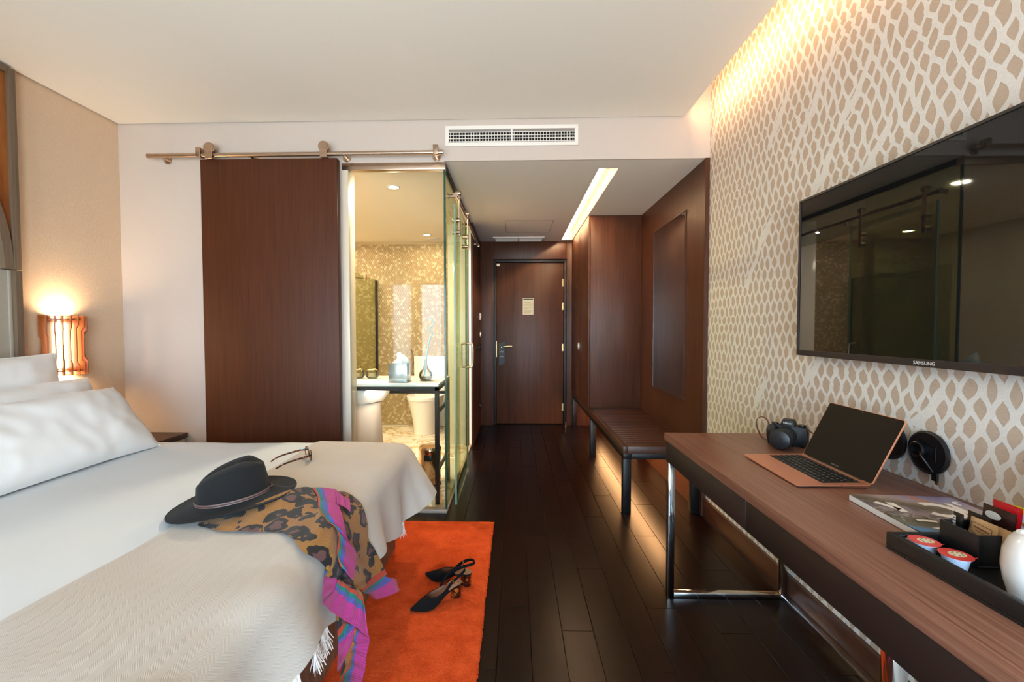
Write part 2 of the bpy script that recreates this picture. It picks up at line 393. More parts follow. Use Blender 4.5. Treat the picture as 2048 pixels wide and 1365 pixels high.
f.box(X0, X1, Y0, Y0+.025, ZS-.012, ZS); f.box(X0, X1, Y1-.025, Y1, ZS-.012, ZS); f.box(X0, X0+.025, Y0+.025, Y1-.025, ZS-.012, ZS); f.box(X1-.025, X1, Y0+.025, Y1-.025, ZS-.012, ZS); f.box(.035, .055, Y0+.025, Y1-.025, ZS-.010, ZS)
f.build('frame', m_white, rg, bev=.002)
sl = MB(); sl.box(X0+.025, X1-.025, Y0+.025, Y1-.025, ZS-.002, ZS+.001)
for i in range(12): sl.box(X0+.025, X1-.025, Y0+.03+i*.0155, Y0+.034+i*.0155, ZS-.007, ZS-.002)
sl.build('louvre', m_white, rg)
# floor with individual planks
fl = bx(XL-T, XR+T, YF-.2, YE+.3, -.06, -.006).build('floor', m_floorbase); struct(fl, 'very dark reddish brown plank floor')
PW = .128; plen = 1.25
pm = {}
def plank_mesh(L, w):
    key = (round(L, 2), round(w, 3))
    if key not in pm: pm[key] = bx(-w/2, w/2, -L/2, L/2, -.012, 0).mesh('floor_plank', m_plank, bev=.0012, seg=1)
    return pm[key]
x = XG-4*PW; row = 0
while x < XW-.01:
    w = min(PW, XW-x); y = (.35, -.3, .05, .7, -.1)[row % 5]-.7
    yend = YE if x > XG-.01 else YB-.004
    while y < yend-.01:
        y1 = min(y+plen, yend)
        if y1-y > .06:
            part('floor_plank', plank_mesh(y1-y-.0012, w-.0012), fl, (x+w/2-fl.location.x, (y+y1)/2-fl.location.y, -fl.location.z))
        y = y1
    x += PW; row += 1
# baseboards
bb = MB(); bb.box(1.222, XR, YF, YB-.001, 0, .116)
struct(bb.build('baseboard_right', m_wenge_y, bev=.003), 'dark wood baseboard under the desk')
bb = MB(); bb.box(XL, -2.02, YB-.014, YB, 0, .10)
struct(bb.build('baseboard_back', m_wall, bev=.002), 'white baseboard beside the nightstand')
# hall end wall with entry door
he = MB()
he.box(XG-.03, -.265, YE, YE+.12, 0, ZS); he.box(.648, XW, YE, YE+.12, 0, ZS); he.box(-.265, .648, YE, YE+.12, 2.085, ZS); he.box(XG-.03, XW, YE+.121, YE+.2, -.05, ZS)  # last box is an added, unseen plate sealing light leaks behind the door
hew = struct(he.build('wall_hall_end', m_wenge, bev=.002), 'dark veneer wall around the entry door')
gr = MB()
for X in (-.285, .665): gr.box(X-.002, X+.002, YE-.0006, YE+.002, 0.02 if X > 0 else .02, ZS)
gr.build('panel_joint', m_blackmat, hew)
hl = MB(); hl.box(XG-.06, -.43, 4.40, YE, 0, ZS)
struct(hl.build('wall_hall_left', m_wenge, bev=.002), 'dark veneer wall between the bathroom and the entry door')
d1 = thing('door_1', 'dark wood entry door with a paper notice and a brass lever', 'door', (.19, YE+.08, 0), kind='structure')
fr = MB(); fr.box(-.265, -.236, YE+.035, YE+.12, 0, 2.085); fr.box(.619, .648, YE+.035, YE+.12, 0, 2.085); fr.box(-.236, .619, YE+.035, YE+.12, 2.055, 2.085)
fr.build('door_frame', plain('frame_black', '#120b08', .5), d1, bev=.002)
bx(-.233, .612, YE+.07, YE+.115, .008, 2.050).build('door_leaf', m_wenge, d1, bev=.002)
for zc in (1.80, 1.50, .98, .22):
    h = MB(); h.cyl((.616, YE+.062, zc-.045), (.616, YE+.062, zc+.045), .007, 10); h.box(.596, .612, YE+.066, YE+.071, zc-.045, zc+.045); h.build('hinge', m_brass, d1)
h = MB(); h.box(-.234, -.230, YE+.056, YE+.072, .86, 1.06); h.build('strike_plate', m_brass, d1)
hd = MB(); hd.cyl((-.165, YE+.07, .985), (-.165, YE+.058, .985), .026, 24); hd.cyl((-.165, YE+.058, .985), (-.165, YE+.018, .985), .009, 12)
hd.tube(smoothpath([(-.165, YE+.02, .985), (-.14, YE+.014, .992), (-.09, YE+.016, .998), (-.035, YE+.02, .997)], 10), .009, 10)
hd.build('lever_handle', m_brass, d1)
h = MB(); h.box(-.228, -.19, YE+.04, YE+.072, 2.005, 2.035); h.build('latch_bracket', m_steel, d1)
# paper notice
nt_ = thing('evacuation_notice', 'white paper notice with a floor plan fixed to the entry door', 'sign', (.195, YE+.068, 1.42))
bx(.10, .235, YE+.066, YE+.0695, 1.395, 1.605).build('sheet', plain('notice_paper', '#d9d0b4', .6, namt=.02), nt_)
bx(.106, .229, YE+.0655, YE+.0662, 1.584, 1.598).build('header_band', plain('notice_green', '#26402f', .6), nt_)
ln = MB()
plan = [(.113, 1.512), (.122, 1.552), (.150, 1.549), (.19, 1.549), (.221, 1.534), (.214, 1.512)]
for a, b in zip(plan, plan[1:]+plan[:1]): ln.cyl((a[0], YE+.0655, a[1]), (b[0], YE+.0655, b[1]), .0011, 5)
for i in range(8): ln.cyl((.124+i*.011, YE+.0655, 1.513), (.125+i*.011, YE+.0655, 1.526), .0007, 4)
ln.cyl((.116, YE+.0655, 1.527), (.216, YE+.0655, 1.527), .0008, 4); ln.cyl((.15, YE+.0655, 1.548), (.15, YE+.0655, 1.536), .0008, 4); ln.cyl((.175, YE+.0655, 1.548), (.2, YE+.0655, 1.532), .0008, 4)
ln.build('floor_plan', plain('notice_ink', '#3b2a22', .7), nt_)
ln = MB()
for z, w in ((1.483, .10), (1.472, .06), (1.463, .07), (1.448, .105), (1.438, .09), (1.430, .10), (1.422, .085), (1.413, .05)): ln.box(.109, .109+w, YE+.0655, YE+.0662, z, z+.0028)
ln.build('text_line', plain('notice_ink_light', '#8d7f6c', .7), nt_)
dh = thing('door_hanger', 'dark card hanger hooked on the brass lever of the entry door', 'sign', (-.16, YE+.06, .80))
c = MB(); pl = [(-.205, .74), (-.128, .79), (-.128, 1.05), (-.205, 1.035)]
c.prism(pl, YE+.050, YE+.053, 'xz'); c.build('card', plain('hanger_card', '#17181a', .5), dh)
c = MB()
for z, w in ((.935, .018), (.925, .045), (.918, .04), (.868, .05), (.860, .04)): c.box(-.166-w/2, -.166+w/2, YE+.0490, YE+.0502, z, z+.004)
tag(c.build('print', plain('hanger_print', '#b9b7b2', .6), dh), kind='stuff')
# wall controls on the hall's left wall
for (nm, lab, y0, z0, w, h, mat, rnd) in (('light_switch', 'white switch plate high on the hall wall beside the door', 5.22, 1.37, .085, .085, m_white, 0), ('card_switch', 'small steel card switch below the white switch plate', 5.23, 1.15, .06, .075, m_steel, 0)):
    t = thing(nm, lab, 'switch', (-.43, y0, z0-h/2))
    bx(-.43, -.418, y0-w/2, y0+w/2, z0-h/2, z0+h/2).build('plate', mat, t, bev=.003)
    bx(-.418, -.412, y0-w/3, y0+w/3, z0-h/3, z0+h/3).build('rocker', mat, t, bev=.002)
for lab, y0, z0 in (('black round socket on the hall wall, nearer of the two at lever height', 4.80, 1.0), ('black round socket on the hall wall, closer to the entry door at lever height', 5.24, .99), ('black round socket low on the hall wall near the floor', 5.24, .27)):
    t = thing('round_socket', lab, 'socket', (-.43, y0, z0-.04), group='round sockets on the hall wall')
    l = MB(); l.lathe([(.04, -.43), (.04, -.422), (.034, -.418), (.030, -.418), (.028, -.424), (0, -.424)], 24, (0, y0, z0), 'x'); l.build('socket_ring', m_black, t)
    l = MB(); l.cyl((-.4245, y0-.01, z0), (-.421, y0-.01, z0), .003, 8); l.cyl((-.4245, y0+.01, z0), (-.421, y0+.01, z0), .003, 8); l.build('contact', m_brass, t)
ds = MB(); ds.lathe([(.018, 0), (.018, .012), (.010, .016), (.009, .04), (.013, .045), (.013, .052), (0, .055)], 16, (.632, YE-.05, 0))
tag(ds.build('door_stop', m_brass), 'small brass door stop on the floor beside the entry door', 'door stop')

# ------------------------------------------------------------------ bathroom shell
m_bathwall = plain('bathroom_plaster', '#e2d3b6', .5, namt=.02)
def mk_marble():
    m, nt, b = newmat('veined_marble'); setb(b, rough=.16, coat=.2)
    P = coords(nt, (2.2, 2.2, 2.2))
    n = nd(nt, 'ShaderNodeTexNoise', {'Vector': P, 'Scale': 1.3, 'Detail': 6.0, 'Roughness': .6, 'Distortion': 1.2}).outputs['Fac']
    v = mth(nt, 'ABSOLUTE', mth(nt, 'SUBTRACT', n, .5))
    nt.links.new(ramp(nt, v, [(0, S('#b98f57')), (.018, S('#d9c19a')), (.06, S('#eee3d0')), (.3, S('#f2eadc'))]), b.inputs['Base Color'])
    return m
m_marble = mk_marble()
fb = bx(XL, XG+.012, YB-.01, YE+.05, -.05, -.004).build('floor_bathroom', plain('grout', '#b9a88d', .8)); struct(fb, 'pale veined marble floor of the bathroom')
tm = {}
y = YB+.02
while y < YE-.05:
    x = XG-.002; dy = min(.6, YE-y)
    while x > XL+.05:
        dx = min(.6, x-XL)
        k = (round(dx, 2), round(dy, 2))
        if k not in tm: tm[k] = bx(-dx/2+.001, dx/2-.001, -dy/2+.001, dy/2-.001, -.01, 0).mesh('floor_tile', m_marble, bev=.0015, seg=1)
        part('floor_tile', tm[k], fb, (x-dx/2-fb.location.x, y+dy/2-fb.location.y, -fb.location.z)); x -= .6
    y += .6
wbl = struct(bx(XL-.05, XL, YB+.11, YE+.1, 0, ZS).build('wall_bathroom_left', m_bathwall), 'pale bathroom wall on the far left')
wbb = struct(bx(XL, XG-.06, YE+.012, YE+.1, 0, ZS).build('wall_bathroom_back', plain('tile_grout', '#c6b48d', .8)), 'bathroom back wall of small hexagon tiles')
m_hex = [plain('hexagon_tile_%s' % n, c, .55, namt=.05, spec=.3) for n, c in (('tan', '#a58e69'), ('sand', '#ac9671'), ('cream', '#c6b492'), ('ochre', '#9f8864'))]
hx = MB(); p = .0285; r0 = p/math.sqrt(3)*.965; rows = int(2.28/(p*math.sqrt(3)/2)); x0 = -2.02
rng = random.Random(3)
for j in range(rows):
    for i in range(int((XG-.07-x0)/p)):
        cx = x0+i*p+(p/2 if j % 2 else 0); cz = .02+j*p*math.sqrt(3)/2
        vs = [(cx+r0*math.sin(k*PI/3), YE+.012, cz+r0*math.cos(k*PI/3)) for k in range(6)]+[(cx+r0*.86*math.sin(k*PI/3), YE+.008, cz+r0*.86*math.cos(k*PI/3)) for k in range(6)]
        hx.add(vs, [(6, 7, 8, 9, 10, 11)]+[(k, (k+1) % 6, 6+(k+1) % 6, 6+k) for k in range(6)], rng.choices((0, 1, 2, 3), (5, 4, 3, 2))[0])
tag(hx.build('hexagon_tile', m_hex, wbb, ang=20), kind='stuff')
bx(XL, -2.022, YE+.0, YE+.011, 0, ZS).build('plain_panel', m_bathwall, wbb)
bcm = MB(); bcm.box(XL, XG, YB+.11, YE+.1, ZS, ZS+.04)
bc = struct(bcm.build('ceiling_bathroom', plain('bathroom_ceiling', '#efe6d6', .8, namt=.01)), 'pale bathroom ceiling with round downlights')
lm = emis('downlight_lens', (1, .93, .78, 1), 14)
for px, py, lab in ((-.926, 3.277, 'round recessed downlight in the bathroom ceiling, the nearer one above the tissue box'), (-1.016, 4.956, 'round recessed downlight in the bathroom ceiling, the farther one near the tiled wall')):
    t = thing('downlight', lab, 'light', (px, py, ZS-.01), group='bathroom downlights')
    r = MB(); r.lathe([(.036, ZS-.001), (.036, ZS-.006), (.048, ZS-.006), (.050, ZS-.001)], 32, (px, py, 0)); r.build('trim_ring', m_white, t)
    r = MB(); r.lathe([(0, ZS-.004), (.036, ZS-.004)], 32, (px, py, 0)); r.build('lens', lm, t)
t = thing('extractor_vent', 'round white extractor vent in the bathroom ceiling near the tiled wall', 'vent', (-.99, 5.2, ZS-.014))
r = MB(); r.lathe([(.085, ZS), (.085, ZS-.006), (.07, ZS-.012), (.06, ZS-.008)], 32, (-.99, 5.2, 0)); r.build('ring', m_white, t)
r = MB(); r.lathe([(0, ZS-.014), (.05, ZS-.012), (.05, ZS-.008)], 32, (-.99, 5.2, 0)); r.build('disc', m_white, t)
# white gloss panel closing the bathroom beside the hall veneer
struct(bx(-.70, XG-.062, 4.46, 4.50, 0, ZS).build('trim_1', m_gloss_white, bev=.002), 'white gloss panel inside the bathroom doorway')
# front glass and its frame
gw = thing('glass_partition', 'fixed clear glass pane facing the bed with steel channels', 'glass wall', (-.785, YB+.03, 0))
f = MB(); f.box(-1.125, XG-.0, YB+.0, YB+.05, 2.255, 2.30); f.build('top_channel', m_steel, gw, bev=.002)
f = MB(); f.box(-1.125, XG+.0, YB-.005, YB+.05, 0.0, .022); f.build('bottom_channel', plain('threshold_stone', '#a08d7d', .4), gw, bev=.002)
f = MB(); f.box(-1.125, -1.085, YB+.0, YB+.11, .022, 2.255); f.build('jamb', plain('jamb_beige', '#d8c9b4', .3, namt=.02), gw, bev=.002)
m2 = MB().box(-1.085, XG-.011, YB+.012, YB+.022, .022, 2.255)
m2.build('pane', m_glass, gw)
bx(XG-.011, XG-.0, YB+.011, YB+.023, .022, 2.255).build('pane_edge', m_edge, gw)
gs = thing('glass_partition', 'fixed clear glass pane beside the hall with a steel head channel', 'glass wall', (XG-.01, 3.2, 0))
bx(XG-.017, XG-.005, YB+.03, 3.55, .022, 2.27).build('pane', m_glass2, gs)
bx(XG-.022, XG+.001, YB+.05, 4.40, 2.27, ZS-.002).build('head_channel', m_darksteel, gs, bev=.002)
bx(XG-.022, XG+.001, YB+.05, 4.40, 0, .022).build('bottom_channel', plain('threshold_stone_2', '#b6a189', .4), gs, bev=.002)
bx(XG-.017, XG-.006, 3.55, 4.40, 2.02, 2.27).build('overpanel', m_glass, gs)
bx(XG-.022, XG+.0, 4.39, 4.42, .022, 2.27).build('jamb', m_gloss_white, gs)
d3 = thing('door_3', 'sliding glass bathroom door standing open along the hall', 'door', (-.405, 3.2, .0), kind='structure')
bx(-.41, -.40, 2.90, 3.62, .012, 2.06).build('pane', m_glass2, d3)
e = MB(); e.box(-.411, -.399, 2.893, 2.90, .012, 2.06); e.box(-.411, -.399, 3.62, 3.626, .012, 2.06); e.build('pane_edge', plain('pale_glass_edge', '#7f9a83', .2), d3)
def hanger(y, root):
    h = MB()
    h.box(-.388, -.378, y-.012, y+.012, 1.86, 2.16)
    for z in (1.89, 1.97): h.cyl((-.378, y, z), (-.43, y, z), .017, 18)
    h.cyl((-.372, y, 2.155), (-.408, y, 2.155), .020, 20); h.cyl((-.368, y, 2.155), (-.372, y, 2.155), .007, 10)
    return h.build('roller_hanger', m_steel, root, bev=.0015, seg=1)
hanger(2.97, d3); hanger(3.5, d3)
h = MB(); h.tube(smoothpath([(-.40, 3.55, .90), (-.365, 3.55, .905), (-.350, 3.55, .93), (-.350, 3.55, 1.07), (-.365, 3.55, 1.095), (-.40, 3.55, 1.10)], 24), .0085, 12)
h.tube(smoothpath([(-.41, 3.55, .90), (-.442, 3.55, .905), (-.446, 3.55, .93), (-.446, 3.55, 1.07), (-.442, 3.55, 1.095), (-.41, 3.55, 1.10)], 24), .0085, 12)
h.build('pull_handle', m_steel, d3)
bx(-.413, -.397, 3.60, 3.62, 0, .03).build('floor_guide', m_steel, d3)
rr = thing('glass_door_rail', 'round steel rail above the glass door in the hall', 'rail', (-.40, 3.6, 2.11))
r = MB(); r.cyl((-.395, 2.88, 2.115), (-.395, 4.62, 2.115), .0125, 20); r.build('rail_tube', m_steel, rr)
for y in (2.9, 3.75, 4.55):
    r = MB(); r.cyl((-.452, y, 2.115), (-.395, y, 2.115), .011, 14); r.cyl((-.452, y, 2.115), (-.446, y, 2.115), .02, 18); r.build('rail_bracket', m_steel, rr)
for y in (2.868, 4.615): MB().cyl((-.395, y, 2.115), (-.395, y+.017, 2.115), .0165, 20).build('end_cap', m_steel, rr)
# sliding wood panel door on its rail
d2 = thing('door_2', 'dark veneer sliding panel hung in front of the bathroom glass', 'door', (-1.568, 2.735, .02), kind='structure')
bx(-2.010, -1.128, 2.715, 2.757, .02, 2.306).build('door_panel', m_slide, d2, bev=.0015)
for X in (-1.938, -1.204):
    h = MB(); h.box(X-.022, X+.022, 2.688, 2.694, 2.30, 2.385); h.cyl((X, 2.684, 2.372), (X, 2.694, 2.372), .030, 26); h.cyl((X, 2.694, 2.372), (X, 2.725, 2.372), .033, 26)
    h.cyl((X, 2.680, 2.325), (X, 2.688, 2.325), .005, 8)
    h.box(X-.022, X+.022, 2.694, 2.75, 2.305, 2.311)
    h.build('roller_hanger', m_steel, d2, bev=.0015, seg=1)
rl = thing('panel_door_rail', 'long round steel rail on the white wall above the dark sliding panel', 'rail', (-1.40, 2.71, 2.31))
r = MB(); r.cyl((-2.345, 2.71, 2.330), (-.455, 2.71, 2.330), .0135, 22); r.build('rail_tube', m_steel, rl)
for X in (-2.275, -1.69, -1.09, -.505):
    r = MB(); r.cyl((X, YB, 2.330), (X, 2.71, 2.330), .010, 14); r.cyl((X, YB, 2.330), (X, YB-.006, 2.330), .026, 24); r.cyl((X, 2.700, 2.330), (X, 2.694, 2.330), .006, 8); r.build('rail_bracket', m_steel, rl)
for X in (-2.005, -.495):
    r = MB(); r.box(X-.016, X+.016, 2.688, 2.73, 2.315, 2.372); r.cyl((X-.012, 2.71, 2.33), (X+.012, 2.71, 2.33), .0175, 20); r.build('end_stop', m_steel, rl, bev=.002)
for X in (-2.35, -.465): MB().cyl((X, 2.71, 2.330), (X+.015, 2.71, 2.330), .0145, 20).build('end_cap', m_steel, rl)
# air vent
av = thing('air_vent', 'long white wall grille of small square openings under the ceiling', 'vent', (-.02, YB-.012, 2.394))
x0, x1, z0, z1 = -.447, .405, 2.394, 2.524; fy0, fy1 = YB-.014, YB+.02
f = MB(); f.prism([(x0, z0), (x1, z0), (x1-.024, z0+.024), (x0+.024, z0+.024)], fy0, YB, 'xz'); f.prism([(x0, z1), (x0+.024, z1-.024), (x1-.024, z1-.024), (x1, z1)], fy0, YB, 'xz')
f.prism([(x0, z0), (x0+.024, z0+.024), (x0+.024, z1-.024), (x0, z1)], fy0, YB, 'xz'); f.prism([(x1, z0), (x1, z1), (x1-.024, z1-.024), (x1-.024, z0+.024)], fy0, YB, 'xz')
f.build('frame', m_white, av, bev=.0015, seg=1)
bx(x0+.024, x1-.024, YB-.002, YB-.0005, z0+.024, z1-.024).build('opening_shade', m_black_in, av)  # black sheet on the wall stands in for the shade behind the grille
bx(-.026, -.014, YB-.013, YB-.002, z0+.024, z1-.024).build('mullion', m_white, av)
for xa, xb in ((x0+.024, -.026), (-.014, x1-.024)):
    gm = MB()
    for i in range(4): z = z0+.028+i*.0195; gm.box(xa, xb, YB-.011, YB-.008, z, z+.0042)
    n = 21
    for i in range(n): X = xa+(xb-xa)*(i+.5)/n; gm.box(X-.0016, X+.0016, YB-.0085, YB-.004, z0+.026, z1-.038)
    gm.build('vane', m_white, av)
for z in (z1-.028, ): bx(x0+.024, x1-.024, YB-.006, YB-.003, z-.012, z+.003).build('damper', plain('damper_grey', '#8b827a', .5), av)

# ------------------------------------------------------------------ bathroom things
vt = thing('vanity', 'white topped console vanity on a thin dark steel frame', 'vanity', (-1.1, 3.16, 0))
bx(-1.95, -.525, 2.915, 3.42, .822, .842).build('counter_top', m_gloss_white, vt, bev=.002)
fm = MB(); s = .028
for X, Y in ((-.553, 2.918), (-.553, 3.392)): fm.box(X, X+s, Y, Y+s, 0, .822)
fm.box(-1.95, -.525, 2.918, 2.918+s, .794, .821); fm.box(-1.95, -.525, 3.392, 3.42, .794, .821); fm.box(-.553, -.525, 2.946, 3.392, .794, .821)
fm.box(-1.95, -.553, 3.400, 3.418, .70, .722); fm.box(-.548, -.530, 2.946, 3.392, .63, .652); fm.box(-.548, -.530, 2.946, 3.392, .22, .242)
fm.build('frame', m_darksteel, vt, bev=.001, seg=1)
ba = thing('pedestal_basin', 'white ceramic basin on a draped white pedestal under the vanity top', 'basin', (-1.16, 3.14, 0))
l = MB(); l.lathe([(0, .66), (.12, .665), (.20, .69), (.235, .74), (.242, .793), (.22, .793)], 40, (-1.18, 3.16, 0)); l.build('bowl', m_ceramic, ba)
def ped(u, v):
    a = 2*PI*u; rr = .145+.035*(1-v)**2+.006*math.sin(a*9)*(1-v)
    return (-1.17+rr*1.15*math.cos(a), 3.15+rr*math.sin(a), .02+.66*v)
l = MB(); l.grid(ped, 72, 14, close=True); l.build('pedestal', plain('pale_pedestal', '#ecdccc', .6, namt=.02), ba)
tb = thing('tissue_box', 'square mirrored tissue box on the vanity top', 'tissue box', (-.83, 3.05, .843))
b_ = MB(); b_.box(-.892, -.762, 2.985, 3.115, .843, .978); b_.build('box', plain('silver_box', '#aeb9c0', .18, .85, namt=.03), tb, bev=.003)
def tis(u, v):
    a = 2*PI*u; r = (.045*(1-v)**.7+.004)*(1+.35*math.sin(3*a+v*3)); return (-.827+r*math.cos(a)+.012*math.sin(v*4), 3.05+.6*r*math.sin(a), .977+.075*v)
l = MB(); l.grid(tis, 30, 12, close=True); l.build('tissue', plain('tissue_paper', '#f3f0ea', .8, namt=.01), tb, ang=60)
vs = thing('glass_vase', 'round clear glass vase holding a curly blue stem on the vanity', 'vase', (-.652, 3.1, .843))
l = MB(); l.lathe([(.020, .843), (.042, .852), (.050, .878), (.044, .905), (.022, .93), (.012, .955), (.010, .985), (.014, 1.0)], 30, (-.652, 3.1, 0))
m_vglass = pane_mat('vase_glass', (.90, .90, .82, 1), 1.8)
l.build('vase_body', m_vglass, vs)
l = MB(); l.lathe([(.0, .852), (.036, .856), (.043, .872), (.0, .873)], 24, (-.652, 3.1, 0)); l.build('gravel', plain('vase_gravel', '#8d7a4b', .5, nscale=150, namt=.5), vs)
stem = [(-.66, 3.1, .86), (-.655, 3.1, .95), (-.645, 3.1, 1.02), (-.632, 3.1, 1.09), (-.618, 3.1, 1.15), (-.598, 3.1, 1.185), (-.618, 3.09, 1.205), (-.622, 3.1, 1.225), (-.596, 3.11, 1.25), (-.590, 3.1, 1.275), (-.612, 3.1, 1.29), (-.625, 3.1, 1.295)]
l = MB(); l.tube(smoothpath(stem, 70), [.0075-.004*k/69 for k in range(70)], 8)
l.tube(smoothpath([(-.622, 3.1, 1.29), (-.632, 3.1, 1.32), (-.63, 3.1, 1.36)], 8), .0012, 5); l.tube(smoothpath([(-.598, 3.1, 1.28), (-.585, 3.1, 1.31), (-.588, 3.1, 1.34)], 8), .0012, 5)
l.build('curly_stem', plain('blue_stem', '#7fa9b5', .5, namt=.15), vs)
for X, lab in ((-1.095, 'square glass tumbler on the vanity, nearer the tissue box'), (-1.205, 'square glass tumbler on the vanity, half hidden by the glass wall jamb')):
    t = thing('glass_tumbler', lab, 'tumbler', (X, 3.25, .843), group='glass tumblers on the vanity')
    l = MB(); l.tube([(X, 3.25, .844), (X, 3.25, .852), (X, 3.25, .895), (X, 3.25, .908)], [.036, .046, .046, .040], 8); l.build('tumbler_body', m_vglass, t, bev=.003)
    l = MB(); l.lathe([(0, .852), (.026, .852), (.026, .885), (0, .885)], 16, (X, 3.25, 0)); l.build('wax', plain('candle_wax', '#cbbf96', .6), t)
    l = MB(); l.lathe([(.030, .9085), (.034, .9115), (.038, .9085)], 20, (X, 3.25, 0)); l.build('gold_rim', m_brass, t)
pb = thing('pedal_bin', 'shiny chrome pedal bin on the marble floor behind the glass', 'bin', (-.67, 3.33, 0))
l = MB(); l.lathe([(.079, .004), (.084, .012), (.084, .255), (.080, .258)], 40, (-.67, 3.33, 0)); l.build('bin_body', m_rose_chrome, pb)
l = MB(); l.lathe([(.086, .258), (.087, .268), (.087, .285), (.078, .300), (.045, .308), (0, .31)], 40, (-.67, 3.33, 0)); l.build('lid', m_rose_chrome, pb)
l = MB(); l.lathe([(.086, 0), (.086, .012), (.08, .013)], 40, (-.67, 3.33, 0)); l.build('base_ring', m_black, pb)
l = MB(); l.box(-.70, -.64, 3.238, 3.252, .20, .245); l.build('grip_recess', m_black, pb, bev=.004)
l = MB(); l.box(-.69, -.65, 3.21, 3.25, .008, .016); l.build('pedal', m_black, pb, bev=.003)
to = thing('toilet', 'white one piece toilet in front of the tiled wall', 'toilet', (-1.08, 5.05, 0))
def bowl(u, v):
    a = 2*PI*u; t = v; rx = .135+.075*t**1.6; ry = .19+.09*t**1.6
    return (-1.06+rx*math.cos(a), 5.02+ry*math.sin(a)*(1.0 if math.sin(a) < 0 else .9), .40*t)
l = MB(); l.grid(bowl, 44, 14, close=True); l.build('bowl', m_ceramic, to)
def lidf(u, v):
    a = 2*PI*u; k = min(1, (1-v)*6)**.5 if v > .83 else 1; rx, ry = .215*k, .285*k
    return (-1.06+rx*math.cos(a), 5.02+ry*math.sin(a)*(1 if math.sin(a) < 0 else .9), .402+.045*v)
l = MB(); l.grid(lidf, 44, 14, close=True); l.build('lid', m_ceramic, to)
l = MB(); l.box(-1.255, -.85, 5.27, 5.355, 0, .88); l.build('cistern', m_ceramic, to, bev=.012, seg=3)
bs = thing('bidet_spray', 'chrome bidet spray with a looped hose on the tiled wall', 'spray', (-1.33, 5.32, .3))
l = MB(); l.tube(smoothpath([(-1.29, 5.33, .80), (-1.285, 5.32, .86), (-1.29, 5.30, .92), (-1.30, 5.28, .955)], 14), [.012]*8+[.016]*6, 12); l.build('spray_head', m_steel, bs)
l = MB(); l.cyl((-1.29, 5.36, .80), (-1.29, 5.31, .80), .016, 14); l.build('holder', m_steel, bs); MB().cyl((-1.29, 5.36, .63), (-1.29, 5.32, .63), .02, 16).build('water_outlet', m_steel, bs)
l = MB(); l.tube(smoothpath([(-1.29, 5.32, .80), (-1.30, 5.31, .6), (-1.36, 5.30, .35), (-1.35, 5.30, .23), (-1.30, 5.30, .22), (-1.27, 5.30, .33), (-1.28, 5.31, .5), (-1.29, 5.32, .63)], 50), .007, 8); l.build('hose', m_steel, bs)
sg = thing('shower_screen', 'clear glass shower screen with a thin steel edge in the bathroom', 'shower screen', (-1.74, 4.75, 0))
bx(-1.744, -1.736, 4.15, YE, .03, 1.83).build('pane', m_glass2, sg)
l = MB(); l.box(-1.752, -1.728, YE-.03, YE+.002, .01, 1.83); l.build('wall_profile', m_darksteel, sg, bev=.002)
l = MB(); l.cyl((-1.74, 4.95, 1.80), (-1.86, 4.72, 1.80), .006, 8); l.box(-1.752, -1.728, 4.93, 4.97, 1.78, 1.85); l.build('support_arm', m_steel, sg)

# ------------------------------------------------------------------ hall furniture
wd = thing('wardrobe', 'tall dark veneer wardrobe standing on the far end of the bench', 'wardrobe', (.97, 4.75, .446))
bx(.728, XW-.001, 4.15, YE-.001, .447, ZS-.002).build('wardrobe_body', m_wenge, wd, bev=.0015)
for y0, y1 in ((4.152, 4.748), (4.751, YE-.003)):
    dd = bx(.708, .727, y0, y1, .449, ZS-.004).build('wardrobe_door', m_wenge, wd, bev=.001)
    yh = y1-.03 if y1 < 5 else y0+.03
    bx(.700, .709, yh-.008, yh+.008, .985, 1.065).build('pull', m_steel, dd, bev=.002)
be = thing('bench', 'long dark slatted luggage bench on black steel legs along the hall', 'bench', (.96, 4.1, 0))
l = MB(); l.box(.712, .742, 2.805, YE-.005, .398, .446); l.box(.742, XW-.002, 2.805, 2.835, .398, .446); l.box(1.195, XW-.002, 2.835, 4.15, .398, .440); l.build('wood_rim', m_wenge_y, be, bev=.002)
l = MB(); l.box(.714, .768, 2.807, YE-.006, .362, .398); l.box(.768, XW-.002, 2.807, 2.861, .362, .398); l.box(1.16, XW-.002, 2.861, YE-.006, .362, .398); l.build('steel_frame', m_darksteel, be, bev=.001)
for X in (.714, 1.16):
    for Y in (2.81, 4.03, 5.29):
        bx(X, X+.052, Y, Y+.052, 0, .362).build('leg', m_darksteel, be, bev=.002)
sm = bx(-.225, .225, -.0245, .0245, 0, .022).mesh('slat', m_wenge_x, bev=.004)
y = 2.865
while y < 4.14: part('slat', sm, be, (.97-.96, y-4.1, .418)); y += .0575
bx(.742, 1.195, 4.15, YE-.006, .40, .444).build('platform', m_wenge_y, be)
l = MB(); l.box(1.005, 1.035, 2.87, 5.25, .352, .361); l.build('light_strip', emis('bench_led', (1, .62, .3, 1), 3), be)
mr = thing('wall_mirror', 'tall narrow mirror set in the dark veneer wall above the bench', 'mirror', (XW, 3.4, .62))
l = MB(); my0, my1, mz0, mz1 = 3.09, 3.775, .713, 2.055
bx(XW-.004, XW-.001, my0, my1, mz0, mz1).build('mirror_glass', m_mirror, mr)
for a in ((my0-.006, my0, mz0-.006, mz1+.006), (my1, my1+.006, mz0-.006, mz1+.006), (my0, my1, mz0-.006, mz0), (my0, my1, mz1, mz1+.006)): l.box(XW-.008, XW-.001, *a)
l.build('edge_trim', m_wenge_y, mr)
tag(bx(XW-.004, XR-.001, YB-.006, YB+.0, 0, ZS).build('trim_2', m_wenge), 'narrow veneer end strip between hall panelling and wallpaper', None, None, 'structure')

